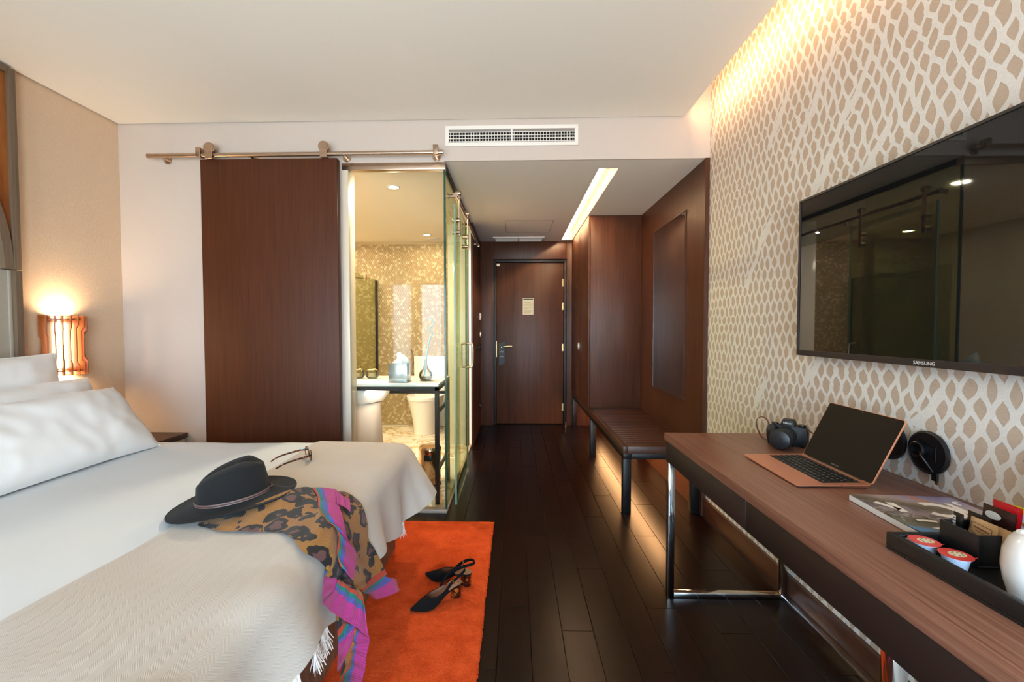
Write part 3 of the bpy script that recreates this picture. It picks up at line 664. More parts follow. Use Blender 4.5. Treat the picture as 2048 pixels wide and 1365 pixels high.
# ------------------------------------------------------------------ desk
dk = thing('desk', 'long wall desk with brown veneer top, dark drawer front and chrome legs', 'desk', (.96, .8, 0))
bx(.678, XR-.002, -.55, 1.948, .718, .75).build('desk_top', m_desk, dk, bev=.0015)
m_apron = plain('dark_drawer_front', '#241915', .45, namt=.1)
for y0, y1 in ((1.276, 1.944), (.46, 1.273), (-.545, .457)):
    bx(.686, .706, y0, y1, .622, .713).build('drawer_front', m_apron, dk, bev=.001)
l = MB(); l.box(.706, 1.225, 1.925, 1.943, .622, .717); l.box(.706, 1.225, -.54, 1.925, .624, .64); l.build('drawer_case', m_apron, dk)
fr = MB(); q = .028
fr.box(.690, .690+q, 1.915, 1.915+q, 0, .622); fr.box(.690+q, 1.221, 1.915, 1.915+q, 0, q); fr.box(1.193, 1.221, -.5, 1.915, 0, q)
fr.box(.690, .690+q, .78, .78+q, q, .622); fr.box(.690, 1.193, .78, .78+q, 0, q); fr.box(1.193, 1.221, 1.915, 1.915+q, q, .622); fr.box(1.193, 1.221, .78, .78+q, q, .622)
fr.build('leg_frame', m_chrome, dk, bev=.0015)

# ------------------------------------------------------------------ television
tv = thing('television', 'large flat black television mounted on the wallpapered wall', 'television', (1.19, 1.25, 1.11))
ty0, ty1, tz0, tz1 = .70, 1.822, 1.112, 1.750
m_bezel = plain('tv_bezel', '#30292a', .35, namt=.04, metal=.3)
bx(1.196, 1.232, ty0+.03, ty1-.03, tz0+.05, tz1-.05).build('back_case', m_black, tv, bev=.006)
f = MB(); bt, bb_ = .009, .022
f.box(1.180, 1.197, ty0, ty1, tz1-bt, tz1); f.box(1.180, 1.197, ty0, ty1, tz0, tz0+bb_); f.box(1.180, 1.197, ty1-bt, ty1, tz0+bb_, tz1-bt); f.box(1.180, 1.197, ty0, ty0+bt, tz0+bb_, tz1-bt)
f.build('bezel', m_bezel, tv, bev=.0008, seg=1)
m_screen, nt, b = newmat('black_screen'); setb(b, col=(.006, .006, .006, 1), rough=.02, spec=.5)
bx(1.1835, 1.197, ty0+bt, ty1-bt, tz0+bb_, tz1-bt).build('screen', m_screen, tv)
m_logo = plain('silver_lettering', '#c9c4be', .4, namt=.01)
text_part('lettering', 'SAMSUNG', .0145, m_logo, tv, axes((0, -1, 0), (0, 0, 1), (-1, 0, 0), (1.1795-1.19, 1.262-1.25, tz0+.0105-1.11)))
bx(1.225, XR-.001, 1.15, 1.37, 1.35, 1.55).build('wall_bracket', m_black, tv)

# ------------------------------------------------------------------ black wall discs
m_leath = plain('black_leather', '#131315', .38, namt=.15, bump=.15, bscale=400)
for nm, lab, cy_, cz in (('cable_outlet', 'round black wall outlet with a cable plug, beside the laptop screen', 1.297, .853), ('cable_outlet', 'round black wall outlet half hidden behind the laptop screen', 1.432, .857)):
    t = thing(nm, lab, 'cable outlet', (XR, cy_, cz-.064), group='round black outlets above the desk')
    l = MB(); l.lathe([(.060, XR-.001), (.064, XR-.005), (.063, XR-.011), (.058, XR-.014), (.056, XR-.011), (0, XR-.0105)], 48, (0, cy_, cz), 'x'); l.build('disc', m_leath, t)
    if nm and cy_ < 1.4:
        l = MB(); l.lathe([(.024, XR-.010), (.025, XR-.026), (.021, XR-.029), (.017, XR-.027), (.0165, XR-.016), (0, XR-.016)], 32, (0, cy_+.018, cz+.004), 'x'); l.build('socket_ring', m_black, t)
        l = MB(); l.tube(smoothpath([(XR-.018, cy_+.010, cz+.004), (XR-.032, cy_-.002, cz-.005), (XR-.026, cy_-.018, cz-.030), (XR-.022, cy_-.032, cz-.050)], 20), .0035, 8)
        l.box(XR-.027, XR-.019, cy_-.046, cy_-.032, cz-.072, cz-.048); l.build('cable', m_black, t)
        l = MB(); l.box(XR-.0255, XR-.0205, cy_-.049, cy_-.041, cz-.081, cz-.072); l.build('plug', m_brass, t)
        l = MB(); l.tube([(XR-.012, cy_+.02, cz+.035), (XR-.012, cy_-.028, cz+.022), (XR-.012, cy_-.026, cz-.02)], .0018, 6); l.build('seam', m_black, t)

# ------------------------------------------------------------------ laptop
m_gold = plain('rose_gold_aluminium', '#d58d6c', .36, .55, namt=.02)
lt = thing('laptop', 'open rose gold laptop with a dark screen on the desk', 'laptop', (.949, 1.432, .7515), math.radians(-91.5))
LW, LD = .315, .216
def rrect(w, d, r, n=6, o=(0, 0)):
    out = []
    for cx, cy_, a in ((w/2-r, d/2-r, 0), (-w/2+r, d/2-r, 90), (-w/2+r, -d/2+r, 180), (w/2-r, -d/2+r, 270)):
        out += [(cx+o[0]+r*math.cos(math.radians(a+90*k/n)), cy_+o[1]+r*math.sin(math.radians(a+90*k/n))) for k in range(n+1)]
    return out
l = MB(); top = rrect(LW, LD, .011); n_ = len(top)
vs_ = [(x*.97, y*.97, .001+.0015*(.5-y/LD)) for x, y in top]+[(x, y, .006+.006*(y/LD)) for x, y in top]+[(x, y, .0075+.006*(y/LD)+.0015) for x, y in top]
l.add(vs_, [tuple(range(n_-1, -1, -1)), tuple(range(2*n_, 3*n_))]+[(i+o_, (i+1) % n_+o_, n_+(i+1) % n_+o_, n_+i+o_) for o_ in (0, n_) for i in range(n_)])
l.build('base', m_gold, lt, local=True, ang=30)
def topz(y): return .009+.006*(y/LD)
kb = MB(); k0, k1 = -.1385, .1385; ky0, ky1 = -.024, .087
kb.add([(k0, ky0, topz(ky0)+.0002), (k1, ky0, topz(ky0)+.0002), (k1, ky1, topz(ky1)+.0002), (k0, ky1, topz(ky1)+.0002), (k0, ky0, topz(ky0)-.001), (k1, ky0, topz(ky0)-.001), (k1, ky1, topz(ky1)-.001), (k0, ky1, topz(ky1)-.001)], [(0, 1, 2, 3), (7, 6, 5, 4), (0, 4, 5, 1), (1, 5, 6, 2), (2, 6, 7, 3), (3, 7, 4, 0)])
kbo = kb.build('keyboard', m_blackmat, lt, local=True)
m_key = plain('key_black', '#0d0c0c', .45, namt=.1); m_leg = plain('key_legend', '#9d958c', .6)
rows_ = [[1]*14, [1]*13+[1.6], [1.6]+[1]*13, [1.85]+[1]*11+[1.85], [2.35]+[1]*10+[2.35], [1, 1, 1, 1.25, 5.2, 1.25, 1, 1, 1, 1]]
kmesh = {}
pitch_y = (ky1-ky0)/6
for ri, rw in enumerate(rows_):
    tot = sum(rw); x = k0; yc = ky1-(ri+.5)*pitch_y
    for wd_ in rw:
        w = (k1-k0)*wd_/tot; key = round(w, 4)
        if key not in kmesh:
            km = MB().box(-w/2+.001, w/2-.001, -pitch_y/2+.001, pitch_y/2-.001, 0, .0012)
            if wd_ < 3: km.box(-w/2+.0045, -w/2+.0085, -.001, .003, .0012, .00128, 1)
            kmesh[key] = km.mesh('key', [m_key, m_leg])
        part('key', kmesh[key], kbo, (x+w/2, yc, topz(yc)+.0003)); x += w
ang = math.radians(26)
sx_, sy_ = Vector((1, 0, 0)), Vector((0, math.sin(ang), math.cos(ang))); sz_ = sx_.cross(sy_)
hx_ = axes(sx_, sy_, sz_, (0, LD/2-.004, .010))
l = MB(); l.prism(rrect(LW, .213, .010, o=(0, .1075)), -.0045, 0); l.build('lid', m_gold, lt, local=True, xf=hx_, bev=.0006, seg=1)
l = MB(); l.prism(rrect(LW-.005, .209, .008, o=(0, .1075)), 0, .0007); l.build('screen', plain('laptop_screen', '#0d0907', .5, spec=.12, namt=.02), lt, local=True, xf=hx_)
l = MB(); l.cyl((-.12, 0, -.001), (.12, 0, -.001), .0045, 12); l.build('hinge', plain('hinge_black', '#19130f', .4), lt, local=True, xf=hx_)
text_part('lettering', 'MacBook Air', .0065, plain('grey_lettering', '#8d8277', .5), lt, hx_ @ Matrix.Translation((0, .0115, .0009)), .0001)
l = MB(); l.cyl((0, .2065, .0006), (0, .2065, .0010), .0016, 10); l.build('webcam', m_leg, lt, local=True, xf=hx_)
l = MB(); l.cyl((LW/2-.0005, .02, .008), (LW/2+.0004, .02, .008), .0018, 10); l.cyl((LW/2-.0005, -.0, .007), (LW/2+.0002, -.0, .007), .001, 8); l.build('port', m_black, lt, local=True)

# ------------------------------------------------------------------ camera on the desk
cm = thing('camera', 'black mirrorless camera with a capped zoom lens on the desk', 'camera', (1.108, 1.750, .7515)); cm.rotation_euler = (0, 0, math.atan2(-.72, .69))
m_cam = plain('camera_black', '#151516', .42, namt=.15, bump=.25, bscale=700)
body = MB(); body.prism([(-.067, 0), (.067, 0), (.067, .070), (.058, .078), (.030, .080), (-.03, .080), (-.05, .077), (-.067, .070)], -.012, .022, 'xz')
body.build('body', m_cam, cm, local=True, bev=.004, seg=2)
gp = MB(); gp.tube([(-.050, -.014, .002), (-.051, -.020, .03), (-.052, -.022, .055), (-.052, -.014, .072)], [.019, .021, .021, .016], 16); gp.build('grip', m_cam, cm, local=True)
pr = MB(); pr.add([(-.026, -.02, .078), (.026, -.02, .078), (.030, .022, .078), (-.030, .022, .078), (-.018, -.016, .103), (.018, -.016, .103), (.020, .014, .106), (-.020, .014, .106)], [(0, 3, 2, 1), (4, 5, 6, 7), (0, 1, 5, 4), (1, 2, 6, 5), (2, 3, 7, 6), (3, 0, 4, 7)])
pr.build('viewfinder_hump', m_cam, cm, local=True, bev=.004)
text_part('lettering', 'Nikon', .0115, m_logo, cm, axes((1, 0, 0), (0, .17, .985), (0, -.985, .17), (0, -.0187, .0905)), .0003)
le = MB(); La = lambda y: -y
prof = [(.031, .012), (.0335, .016), (.0335, .030), (.036, .034), (.036, .052), (.0345, .053), (.0345, .056), (.0375, .058), (.0375, .092), (.0355, .094), (.0355, .098), (.0385, .100), (.0385, .114), (.036, .118)]
le.lathe([(r, -h) for r, h in prof], 44, (0, 0, .0405), 'y'); lx = le.build('lens', m_cam, cm, local=True, ang=40)
cp = MB(); cp.lathe([(.0355, -.117), (.0355, -.121), (.033, -.1225), (0, -.1225)], 44, (0, 0, .0405), 'y'); cp.box(-.012, .012, -.124, -.122, .030, .051); cp.build('lens_cap', plain('cap_black', '#1a1b1e', .38), cm, local=True)
rb = MB()
for k in range(48):
    a = 2*PI*k/48; rb.box(-.0009, .0009, -.088, -.062, .0373, .0386); 
    vv = rb.v[-8:]; rb.v[-8:] = [(p[0]*math.cos(a)-p[2]*math.sin(a), p[1], .0405+p[0]*math.sin(a)+p[2]*math.cos(a)) for p in vv]
rb.build('zoom_grip', m_black, cm, local=True)
mk = MB()
for k in range(5):
    a = math.radians(20+k*11-PI); a = math.radians(62-k*14)
    mk.box(-.0022, .0022, -.0555, -.0535, .0344, .0350); vv = mk.v[-8:]; mk.v[-8:] = [(p[0]*math.cos(a)+p[2]*math.sin(a), p[1], .0405-p[0]*math.sin(a)+p[2]*math.cos(a)) for p in vv]
mk.build('scale_mark', m_logo, cm, local=True)
dl = MB(); dl.cyl((-.048, .004, .078), (-.048, .004, .084), .012, 20); dl.cyl((-.050, -.016, .074), (-.050, -.018, .080), .006, 14); dl.cyl((.046, .004, .079), (.046, .004, .087), .014, 24); dl.build('dial', m_black, cm, local=True)
lg = MB()
for X in (-.069, .069): lg.tube([(X+.005*math.cos(t), .004, .068+.005*math.sin(t)) for t in [2*PI*k/12 for k in range(12)]], .0012, 6, closed=True)
lg.build('strap_lug', m_steel, cm, local=True)
m_lea = plain('brown_leather', '#6d4433', .5, namt=.12, bump=.2, bscale=300)
st_ = MB(); st_.tube(smoothpath([(-.070, .004, .072), (-.082, .006, .092), (-.105, .012, .096), (-.122, .014, .075), (-.118, .015, .045), (-.105, .013, .018), (-.09, .012, .004), (-.07, .012, .003), (-.03, .03, .0025), (.05, .04, .0025), (.10, .02, .003), (.105, .01, .02), (.085, .006, .055), (.070, .004, .067)], 80), [(.0015, .0062)]*80, 8, flat=(0, 1, .2)); st_.build('strap', m_lea, cm, local=True)
tr_ = MB(); tr_.tube([(.03+.006*math.cos(t), -.03+.006*math.sin(t), .002) for t in [2*PI*k/14 for k in range(14)]], .0014, 6, closed=True); tr_.build('split_ring', m_chrome, cm, local=True)

# ------------------------------------------------------------------ magazine, tray and tea things
mg = thing('magazine', 'thick magazine with an aerial city photograph on its cover, lying on the desk', 'magazine', (.92, 1.19, .7505), math.radians(-4))
MW, MH, MT = .255, .285, .016
m_pages, nt, b = newmat('page_edges'); setb(b, rough=.7)
wv = nd(nt, 'ShaderNodeTexNoise', {'Vector': coords(nt, (3, 3, 900)), 'Scale': 1.0}).outputs['Fac']
nt.links.new(mixc(nt, wv, S('#cfd3d4'), S('#eeeeea')), b.inputs['Base Color'])
bx(.001, MW, -MH, -.0005, .0004, MT-.0006).build('pages', m_pages, mg, local=True, bev=.0008, seg=1)
m_cov, nt, b = newmat('cover_print'); setb(b, rough=.28, coat=.4)
P = coords(nt, (1, 1, 1), rnd=False); sp = nd(nt, 'ShaderNodeSeparateXYZ', {0: P}); X_, Y_ = sp.outputs[0], sp.outputs[1]
dg = mth(nt, 'ADD', mth(nt, 'MULTIPLY', X_, 1.3), mth(nt, 'MULTIPLY', Y_, 2.4))
wob = nd(nt, 'ShaderNodeTexNoise', {'Vector': P, 'Scale': 22.0, 'Detail': 4.0}).outputs['Fac']
dgw = mth(nt, 'ADD', dg, mth(nt, 'MULTIPLY', mth(nt, 'SUBTRACT', wob, .5), .16))
c0 = ramp(nt, mth(nt, 'ADD', dgw, .70), [(.0, S('#3f86cf')), (.22, S('#6a9ccc')), (.28, S('#6f6a55')), (.40, S('#5d5640')), (.48, S('#a08f8c')), (.58, S('#93848a')), (.68, S('#6d6246')), (.80, S('#b3a09c')), (.90, S('#9389aa')), (1.0, S('#6a6690'))])
blot = nd(nt, 'ShaderNodeTexVoronoi', {'Vector': P, 'Scale': 70.0}).outputs['Distance']
spk = nd(nt, 'ShaderNodeMapRange', {0: blot, 1: .16, 2: .24, 3: 1.0, 4: 0.0}).outputs[0]
midm = ramp(nt, mth(nt, 'ADD', dg, .62), [(.2, 0.0), (.26, 1.0), (.5, .6), (.66, 0.0)])
c1 = mixc(nt, mth(nt, 'MULTIPLY', spk, mth(nt, 'MULTIPLY', midm, .75)), c0, S('#e9dccd'))
tree = nd(nt, 'ShaderNodeTexNoise', {'Vector': P, 'Scale': 48.0, 'Detail': 2.0}).outputs['Fac']
tm_ = mth(nt, 'MULTIPLY', mth(nt, 'GREATER_THAN', tree, .56), midm)
c2 = mixc(nt, mth(nt, 'MULTIPLY', tm_, .8), c1, S('#3c3a24'))
nt.links.new(c2, b.inputs['Base Color'])
def cov(u, v): return (MW*u, -MH*(1-v), MT+.0012+.009*max(0, (1-v)-.55)**1.5*max(0, 1-u*2.2)*3)
cvm = MB(); cvm.grid(cov, 24, 24); cvm.grid(lambda u, v: (cov(u, v)[0], cov(u, v)[1], cov(u, v)[2]-.0008), 24, 24)
cvm.build('cover', m_cov, mg, local=True)
m_ink = plain('cover_white', '#efe6da', .35, namt=.02); m_or = plain('cover_orange', '#e08a45', .35, namt=.1)
ink = MB()
def strip(pts, w, z=MT+.0022):
    P_ = [Vector(q) for q in pts]; vs = []
    for i in range(len(P_)):
        d = (P_[min(i+1, len(P_)-1)]-P_[max(i-1, 0)]).normalized(); n = Vector((-d.y, d.x))*w/2
        vs += [(P_[i].x+n.x, P_[i].y+n.y, z), (P_[i].x-n.x, P_[i].y-n.y, z)]
    ink.add(vs, [(2*i, 2*i+1, 2*i+3, 2*i+2) for i in range(len(P_)-1)])
arc = lambda cx, cy_, r, a0, a1, n=16: [(cx+r*math.cos(math.radians(a0+(a1-a0)*k/n)), cy_+r*math.sin(math.radians(a0+(a1-a0)*k/n))) for k in range(n+1)]
for pts_, w_ in ((arc(.150, -.095, .038, 115, -150), .020), ([(.205, -.05), (.205, -.13)], .015), (arc(.165, -.20, .040, 20, 170), .016), ([(.028, -.055), (.055, -.10)], .016), ([(.062, -.055), (.055, -.115)], .018), (arc(.235, -.05, .010, 60, 250, 8), .010), ([(.045, -.16), (.085, -.165)], .010), ([(.045, -.205), (.075, -.20)], .010)):
    ink = MB(); strip(pts_, w_); ink.build('cover_letter', m_ink, mg, local=True)
ink = MB(); strip([(.148, -.003), (.158, -.05), (.186, -.10), (.235, -.16)], .005, MT+.0021); strip([(.156, -.003), (.167, -.05), (.194, -.10), (.24, -.155)], .0025, MT+.0021); ink.build('cover_road', m_or, mg, local=True)

ty = thing('tray', 'black leather tray of tea things at the desk edge', 'tray', (.80, .93, .7505), math.radians(1))
l = MB(); TWd, TDp = .25, .44; t_ = .014; hz = .036
l.box(0, TWd, -TDp, 0, 0, .006); l.box(0, t_, -TDp, 0, .006, hz); l.box(TWd-t_, TWd, -TDp, 0, .006, hz); l.box(t_, TWd-t_, -t_, 0, .006, hz); l.box(t_, TWd-t_, -TDp, -TDp+t_, .006, hz)
l.build('tray_body', m_leath, ty, local=True, bev=.0018)
zt = .7572
sb = thing('sachet_box', 'open black leather box of sachets standing on the tray', 'box', (.966, .880, zt))
l = MB(); x0, x1, y0, y1, zh = .898, 1.03, .840, .916, .064; w = .005
l.box(x0, x1, y0, y1, zt, zt+.004); l.box(x0, x0+w, y0, y1, zt+.004, zt+zh); l.box(x1-w, x1, y0, y1, zt+.004, zt+zh); l.box(x0+w, x1-w, y0, y0+w, zt+.004, zt+zh); l.box(x0+w, x1-w, y1-w, y1, zt+.004, zt+zh)
l.build('box_body', m_leath, sb, bev=.0012)
def sachet(name, label, X, yc, w, z0, z1, lean, mat, cat='sachet', crimp=True, puff=.003):
    t = thing(name, label, cat, (X, yc, z0), group='sachets in the black box')
    def fn(s): 
        def g(u, v):
            e = min(u, 1-u)*2; e2 = min(v, 1-v)*2
            th = puff*min(1, e*3)*min(1, e2*3)*(1 if s else -1)+.0004*(1 if s else -1)
            return (th+lean*v*(z1-z0), (u-.5)*w+.0008*math.sin(v*60)*(1 if e < .1 else 0), (z1-z0)*v)
        return g
    l = MB(); l.grid(fn(1), 12, 12); l.grid(fn(0), 12, 12)
    bmn = l.build('packet', mat, t, local=True, ang=60)
    return t
m_kraft = plain('kraft_paper', '#c19a6c', .7, namt=.1, bump=.2, bscale=200)
m_ink2 = plain('brown_ink', '#5b3d26', .7)
for k, (X, yc, w, z1, lab) in enumerate(((.932, .862, .050, .838, 'kraft paper sachet at the front of the black box'), (.940, .838+.02, .058, .835, 'second kraft paper sachet just behind the front one'))):
    t = sachet('kraft_sachet', lab, X, yc+(.008 if k == 0 else -.006), w, zt+.006, z1, .12, m_kraft)
    if k == 0:
        l = MB(); H_ = z1-zt-.006
        def seg(y0, z0, y1, z1_): l.cyl((-.0055+.12*z0*H_, y0, z0*H_), (-.0055+.12*z1_*H_, y1, z1_*H_), .0005, 5)
        seg(.018, .90, -.020, .86); seg(-.020, .86, -.020, .56); seg(-.020, .56, .0, .55); seg(.0, .55, .018, .66); seg(.018, .66, .018, .90)
        seg(.012, .80, -.015, .76); seg(.012, .78, -.015, .74); seg(.008, .70, -.010, .67)
        tag(l.build('print', m_ink2, t, local=True), kind='stuff')
m_bsach = plain('black_sachet', '#15110f', .3, namt=.1, bump=.2, bscale=120)
t = sachet('black_sachet', 'narrow black sachet with white lettering at the left end of the box', .925, .908, .020, zt+.006, .838, .05, m_bsach)
l = MB()
for k in range(7): l.box(-.0052, -.0046, -.003, .003-.001*(k % 2), .030+k*.006, .034+k*.006)
tag(l.build('print', m_logo, t, local=True), kind='stuff')
sachet('black_sachet', 'wide plain black sachet behind the narrow one in the box', .95, .892, .044, zt+.006, .842, .05, m_bsach)
t = sachet('coffee_sachet', 'dark brown coffee sachet with a pale oval badge in the box', .978, .883, .060, zt+.006, .858, .06, plain('coffee_brown', '#2a1410', .25, namt=.2, bump=.3, bscale=60))
l = MB(); l.add([(-.0046+.06*(.072+.009*math.sin(a)), .006+.015*math.cos(a), .078+.008*math.sin(a)) for a in [2*PI*k/20 for k in range(20)]], [tuple(range(20))]); l.build('badge', m_logo, t, local=True)
sachet('red_sachet', 'bright red sachet behind the brown coffee sachet', 1.0, .888, .052, zt+.006, .866, .05, plain('red_sachet', '#b3141c', .25, namt=.15, bump=.3, bscale=60))
t = sachet('tea_sachet', 'yellow green tea sachet with a white daisy panel', 1.021, .856, .078, zt+.006, .862, .03, plain('yellow_sachet', '#c3b81a', .3, namt=.08), puff=.002)
l = MB(); l.box(-.0042, -.0030, -.030, .034, .035, .088); l.build('white_panel', plain('panel_white', '#e8e8ec', .4), t, local=True)
l = MB()
for (dy, dz) in ((.012, .068), (.018, .052)): l.ball((-.0046, dy, dz), (.0008, .004, .004), 10, 6)
l.build('daisy_centre', plain('daisy_orange', '#e59a1e', .5), t, local=True)
l = MB()
for (dy, dz) in ((.0, .050), (-.006, .045)): l.ball((-.0045, dy, dz), (.0006, .008, .003), 10, 6)
l.build('leaf_print', plain('leaf_green', '#4d8a2a', .5), t, local=True)
m_lidr = plain('red_foil', '#d8423a', .3, namt=.1); m_lidc = plain('cream_print', '#e7d9b4', .4); m_pot = plain('pot_blue_white', '#c3d2e6', .35, namt=.02)
for (X, Y, lab) in ((.846, .893, 'round coffee creamer pot with a red foil lid, the far one on the tray'), (.856, .840, 'round coffee creamer pot with a red foil lid, the near one on the tray')):
    t = thing('creamer_pot', lab, 'creamer', (X, Y, zt), group='creamer pots on the tray')
    l = MB(); l.lathe([(.015, 0), (.017, .003), (.021, .024), (.024, .0255), (.024, .027)], 30); l.build('pot', m_pot, t, local=True)
    l = MB(); ring = [(.0255*math.cos(2*PI*k/36), .0255*math.sin(2*PI*k/36)) for k in range(36)]; ring[33:33] = [(.030, -.012)]; l.prism(ring, .0272, .0280); l.build('foil_lid', m_lidr, t, local=True)
    l = MB(); l.add([(.003+.015*math.cos(2*PI*k/24), .011*math.sin(2*PI*k/24), .0283) for k in range(24)], [tuple(range(24))]); l.build('lid_print', m_lidc, t, local=True)
    l = MB()
    for k in range(7): a = k*.9; l.add([(.003+.009*math.cos(a)+.002*math.cos(q_), .007*math.sin(a)+.002*math.sin(q_), .0286) for q_ in [2*PI*i/6 for i in range(6)]], [tuple(range(6))])
    l.build('lid_picture', plain('lid_brown', '#5a4630', .5), t, local=True)
ms = MB(); ms.grid(lambda u, v: (.825+.03*u, .905+.018*v, zt+.016+.002*math.sin(u*3)+.008*v), 8, 6); ms.grid(lambda u, v: (.825+.03*u, .905+.018*v, zt+.014+.002*math.sin(u*3)+.008*v), 8, 6)
tag(ms.build('sugar_sachet', m_white), 'small white paper sachet behind the far creamer pot', 'sachet')
cu = thing('mug', 'white ceramic mug turned upside down on the tray', 'mug', (.904, .742, zt))
l = MB(); l.lathe([(.038, .0), (.0405, .0), (.047, .025), (.050, .05), (.048, .078), (.040, .100), (.032, .110), (.027, .110), (.026, .106), (0, .106)], 48); l.build('mug_body', m_ceramic, cu, local=True)
l = MB(); l.tube(smoothpath([(.045, -.02, .03), (.075, -.035, .035), (.08, -.037, .06), (.046, -.02, .078)], 20), .006, 10); l.build('handle', m_ceramic, cu, local=True)
sp_ = thing('spoon', 'dark copper toned spoon lying across the tray behind the mug', 'spoon', (1.02, .79, zt+.07))
l = MB(); l.tube(smoothpath([(.955, .806, zt+.072), (1.0, .80, zt+.076), (1.03, .795, zt+.075), (1.045, .79, zt+.072)], 16), [(.0015, .004)]*16, 8, flat=(0, 0, 1)); l.build('handle', plain('copper_steel', '#9a6a4b', .25, .9), sp_)
l = MB(); l.ball((.94, .808, zt+.070), (.018, .011, .004), 16, 8); l.build('bowl', plain('dark_copper', '#4a3326', .25, .9), sp_)
ke = thing('kettle', 'black electric kettle at the far right end of the desk', 'kettle', (1.160, .825, .7505))
l = MB(); l.lathe([(.070, .0), (.074, .004), (.074, .02), (.070, .024), (.068, .03), (.066, .10), (.056, .16), (.050, .17), (.02, .182), (0, .183)], 40); l.build('kettle_body', m_black, ke, local=True)
l = MB(); l.add([(-.022, .045, .10), (.022, .045, .10), (.024, .05, .165), (-.024, .05, .165), (0, .075, .13), (-.005, .170, .172), (.005, .170, .172)], [(0, 1, 4), (0, 4, 5, 3), (1, 2, 6, 4), (4, 6, 5), (3, 5, 6, 2), (0, 3, 2, 1)]); l.build('spout', m_black, ke, local=True)
l = MB(); l.tube(smoothpath([(0, -.05, .165), (0, -.10, .16), (0, -.115, .10), (0, -.075, .045)], 20), .010, 10); l.build('handle', m_black, ke, local=True)

# ------------------------------------------------------------------ rug
m_rug, nt, b = newmat('orange_pile'); setb(b, rough=.95, spec=.05)
n1 = nd(nt, 'ShaderNodeTexNoise', {'Vector': coords(nt, (260, 260, 260)), 'Scale': 1.0, 'Detail': 3.0}).outputs['Fac']
n2 = nd(nt, 'ShaderNodeTexNoise', {'Vector': coords(nt, (14, 14, 14)), 'Scale': 1.0, 'Detail': 4.0}).outputs['Fac']
f = mth(nt, 'ADD', mth(nt, 'MULTIPLY', n1, .55), mth(nt, 'MULTIPLY', n2, .45))
nt.links.new(ramp(nt, f, [(.3, S('#a63412')), (.62, S('#d65628'))]), b.inputs['Base Color'])
nt.links.new(nd(nt, 'ShaderNodeBump', {'Height': f, 'Strength': .6, 'Distance': .006}).outputs[0], b.inputs['Normal'])
RX0, RX1, RY0, RY1 = -.95, -.131, .55, 2.645
rg_ = random.Random(5)
nu, nv = 150, 330
JX = [rg_.uniform(-.0035, .0035) for _ in range(nv)]; JY = [rg_.uniform(-.0035, .0035) for _ in range(nu)]
def rugf(u, v):
    i, j = round(u*(nu-1)), round(v*(nv-1)); x = RX0+(RX1-RX0)*u; y = RY0+(RY1-RY0)*v; z = .012
    if i == nu-1: x += JX[j]; z = .002
    elif i == nu-2: x += JX[j]*.8+.004; z = .010
    if j == nv-1: y += JY[i]; z = .002
    elif j == nv-2: y += JY[i]*.8+.005; z = .010
    z += .0016*nz(x*90, y*90)+.0015*nz(x*14, y*14)
    return (x, y, max(z, .001))
l = MB(); l.grid(rugf, nu, nv); l.v += []
l.add([(RX0, RY0, .0006), (RX1-.004, RY0, .0006), (RX1-.004, RY1-.004, .0006), (RX0, RY1-.004, .0006)], [(0, 1, 2, 3)])
tag(l.build('rug', m_rug, ang=None), 'bright orange rectangular rug on the dark floor at the foot of the bed', 'rug')

# ------------------------------------------------------------------ bed
m_duvet = plain('white_bed_linen', '#cfd2d4', .85, namt=.012, bump=.05, bscale=300, sheen=.1)
m_weave, nt, b = newmat('brown_woven_base'); setb(b, rough=.75)
P = coords(nt, (1, 1, 1), rnd=False)
wa = nd(nt, 'ShaderNodeTexWave', {'Vector': P, 'Scale': 85.0, 'Distortion': 1.5, 'Detail': 2.0}, bands_direction='Y').outputs['Fac']
wb_ = nd(nt, 'ShaderNodeTexWave', {'Vector': P, 'Scale': 60.0, 'Distortion': 2.5, 'Detail': 2.0}, bands_direction='Z').outputs['Fac']
nn = nd(nt, 'ShaderNodeTexNoise', {'Vector': coords(nt, (60, 60, 12), rnd=False), 'Scale': 1.0, 'Detail': 3.0}).outputs['Fac']
f = mth(nt, 'ADD', mth(nt, 'MULTIPLY', mth(nt, 'MULTIPLY', wa, wb_), .6), mth(nt, 'MULTIPLY', nn, .55))
nt.links.new(ramp(nt, f, [(.2, S('#38200f')), (.5, S('#7a5233')), (.8, S('#a9805a'))]), b.inputs['Base Color'])
nt.links.new(nd(nt, 'ShaderNodeBump', {'Height': f, 'Strength': .5, 'Distance': .003}).outputs[0], b.inputs['Normal'])
BY0, BY1 = .42, 2.335
bd = thing('bed', 'wide bed with smooth white linen on a brown woven base', 'bed', (-1.6, 1.38, .013))
bx(-2.55, -.656, BY0+.03, BY1-.03, .013, .325).build('bed_base', m_weave, bd, bev=.012, seg=3)
def duv(u, v):
    # u along the bed, v across: a rounded slab that hangs to .33
    def prof(t, lo, hi, r, drop):
        L = hi-lo; tot = 2*(drop+r*1.57)+(L-2*r); d = t*tot
        if d < drop: return lo, -r-(drop-d)
        d -= drop
        if d < r*1.57: a = d/r; return lo+r*(1-math.cos(a)), -r*(1-math.sin(a))
        d -= r*1.57
        if d < L-2*r: return lo+r+d, 0
        d -= L-2*r
        if d < r*1.57: a = d/r; return hi-r*(1-math.sin(a)), -r*(1-math.cos(a))
        d -= r*1.57
        return hi, -r-d
    X, a = prof(u, -2.55, -.575, .075, .18); Y, b2 = prof(v, BY0, BY1, .065, .18)
    z = .602+min(a, b2) if min(a, b2) < -.075 else .602+a+b2*(1 if a > -.07 else .5)
    z += .003*nz(X*3, Y*3)+.0015*nz(X*9, Y*2)
    return (X, Y, max(z, .335))
l = MB(); l.grid(duv, 90, 90); l.build('duvet', m_duvet, bd, ang=None)

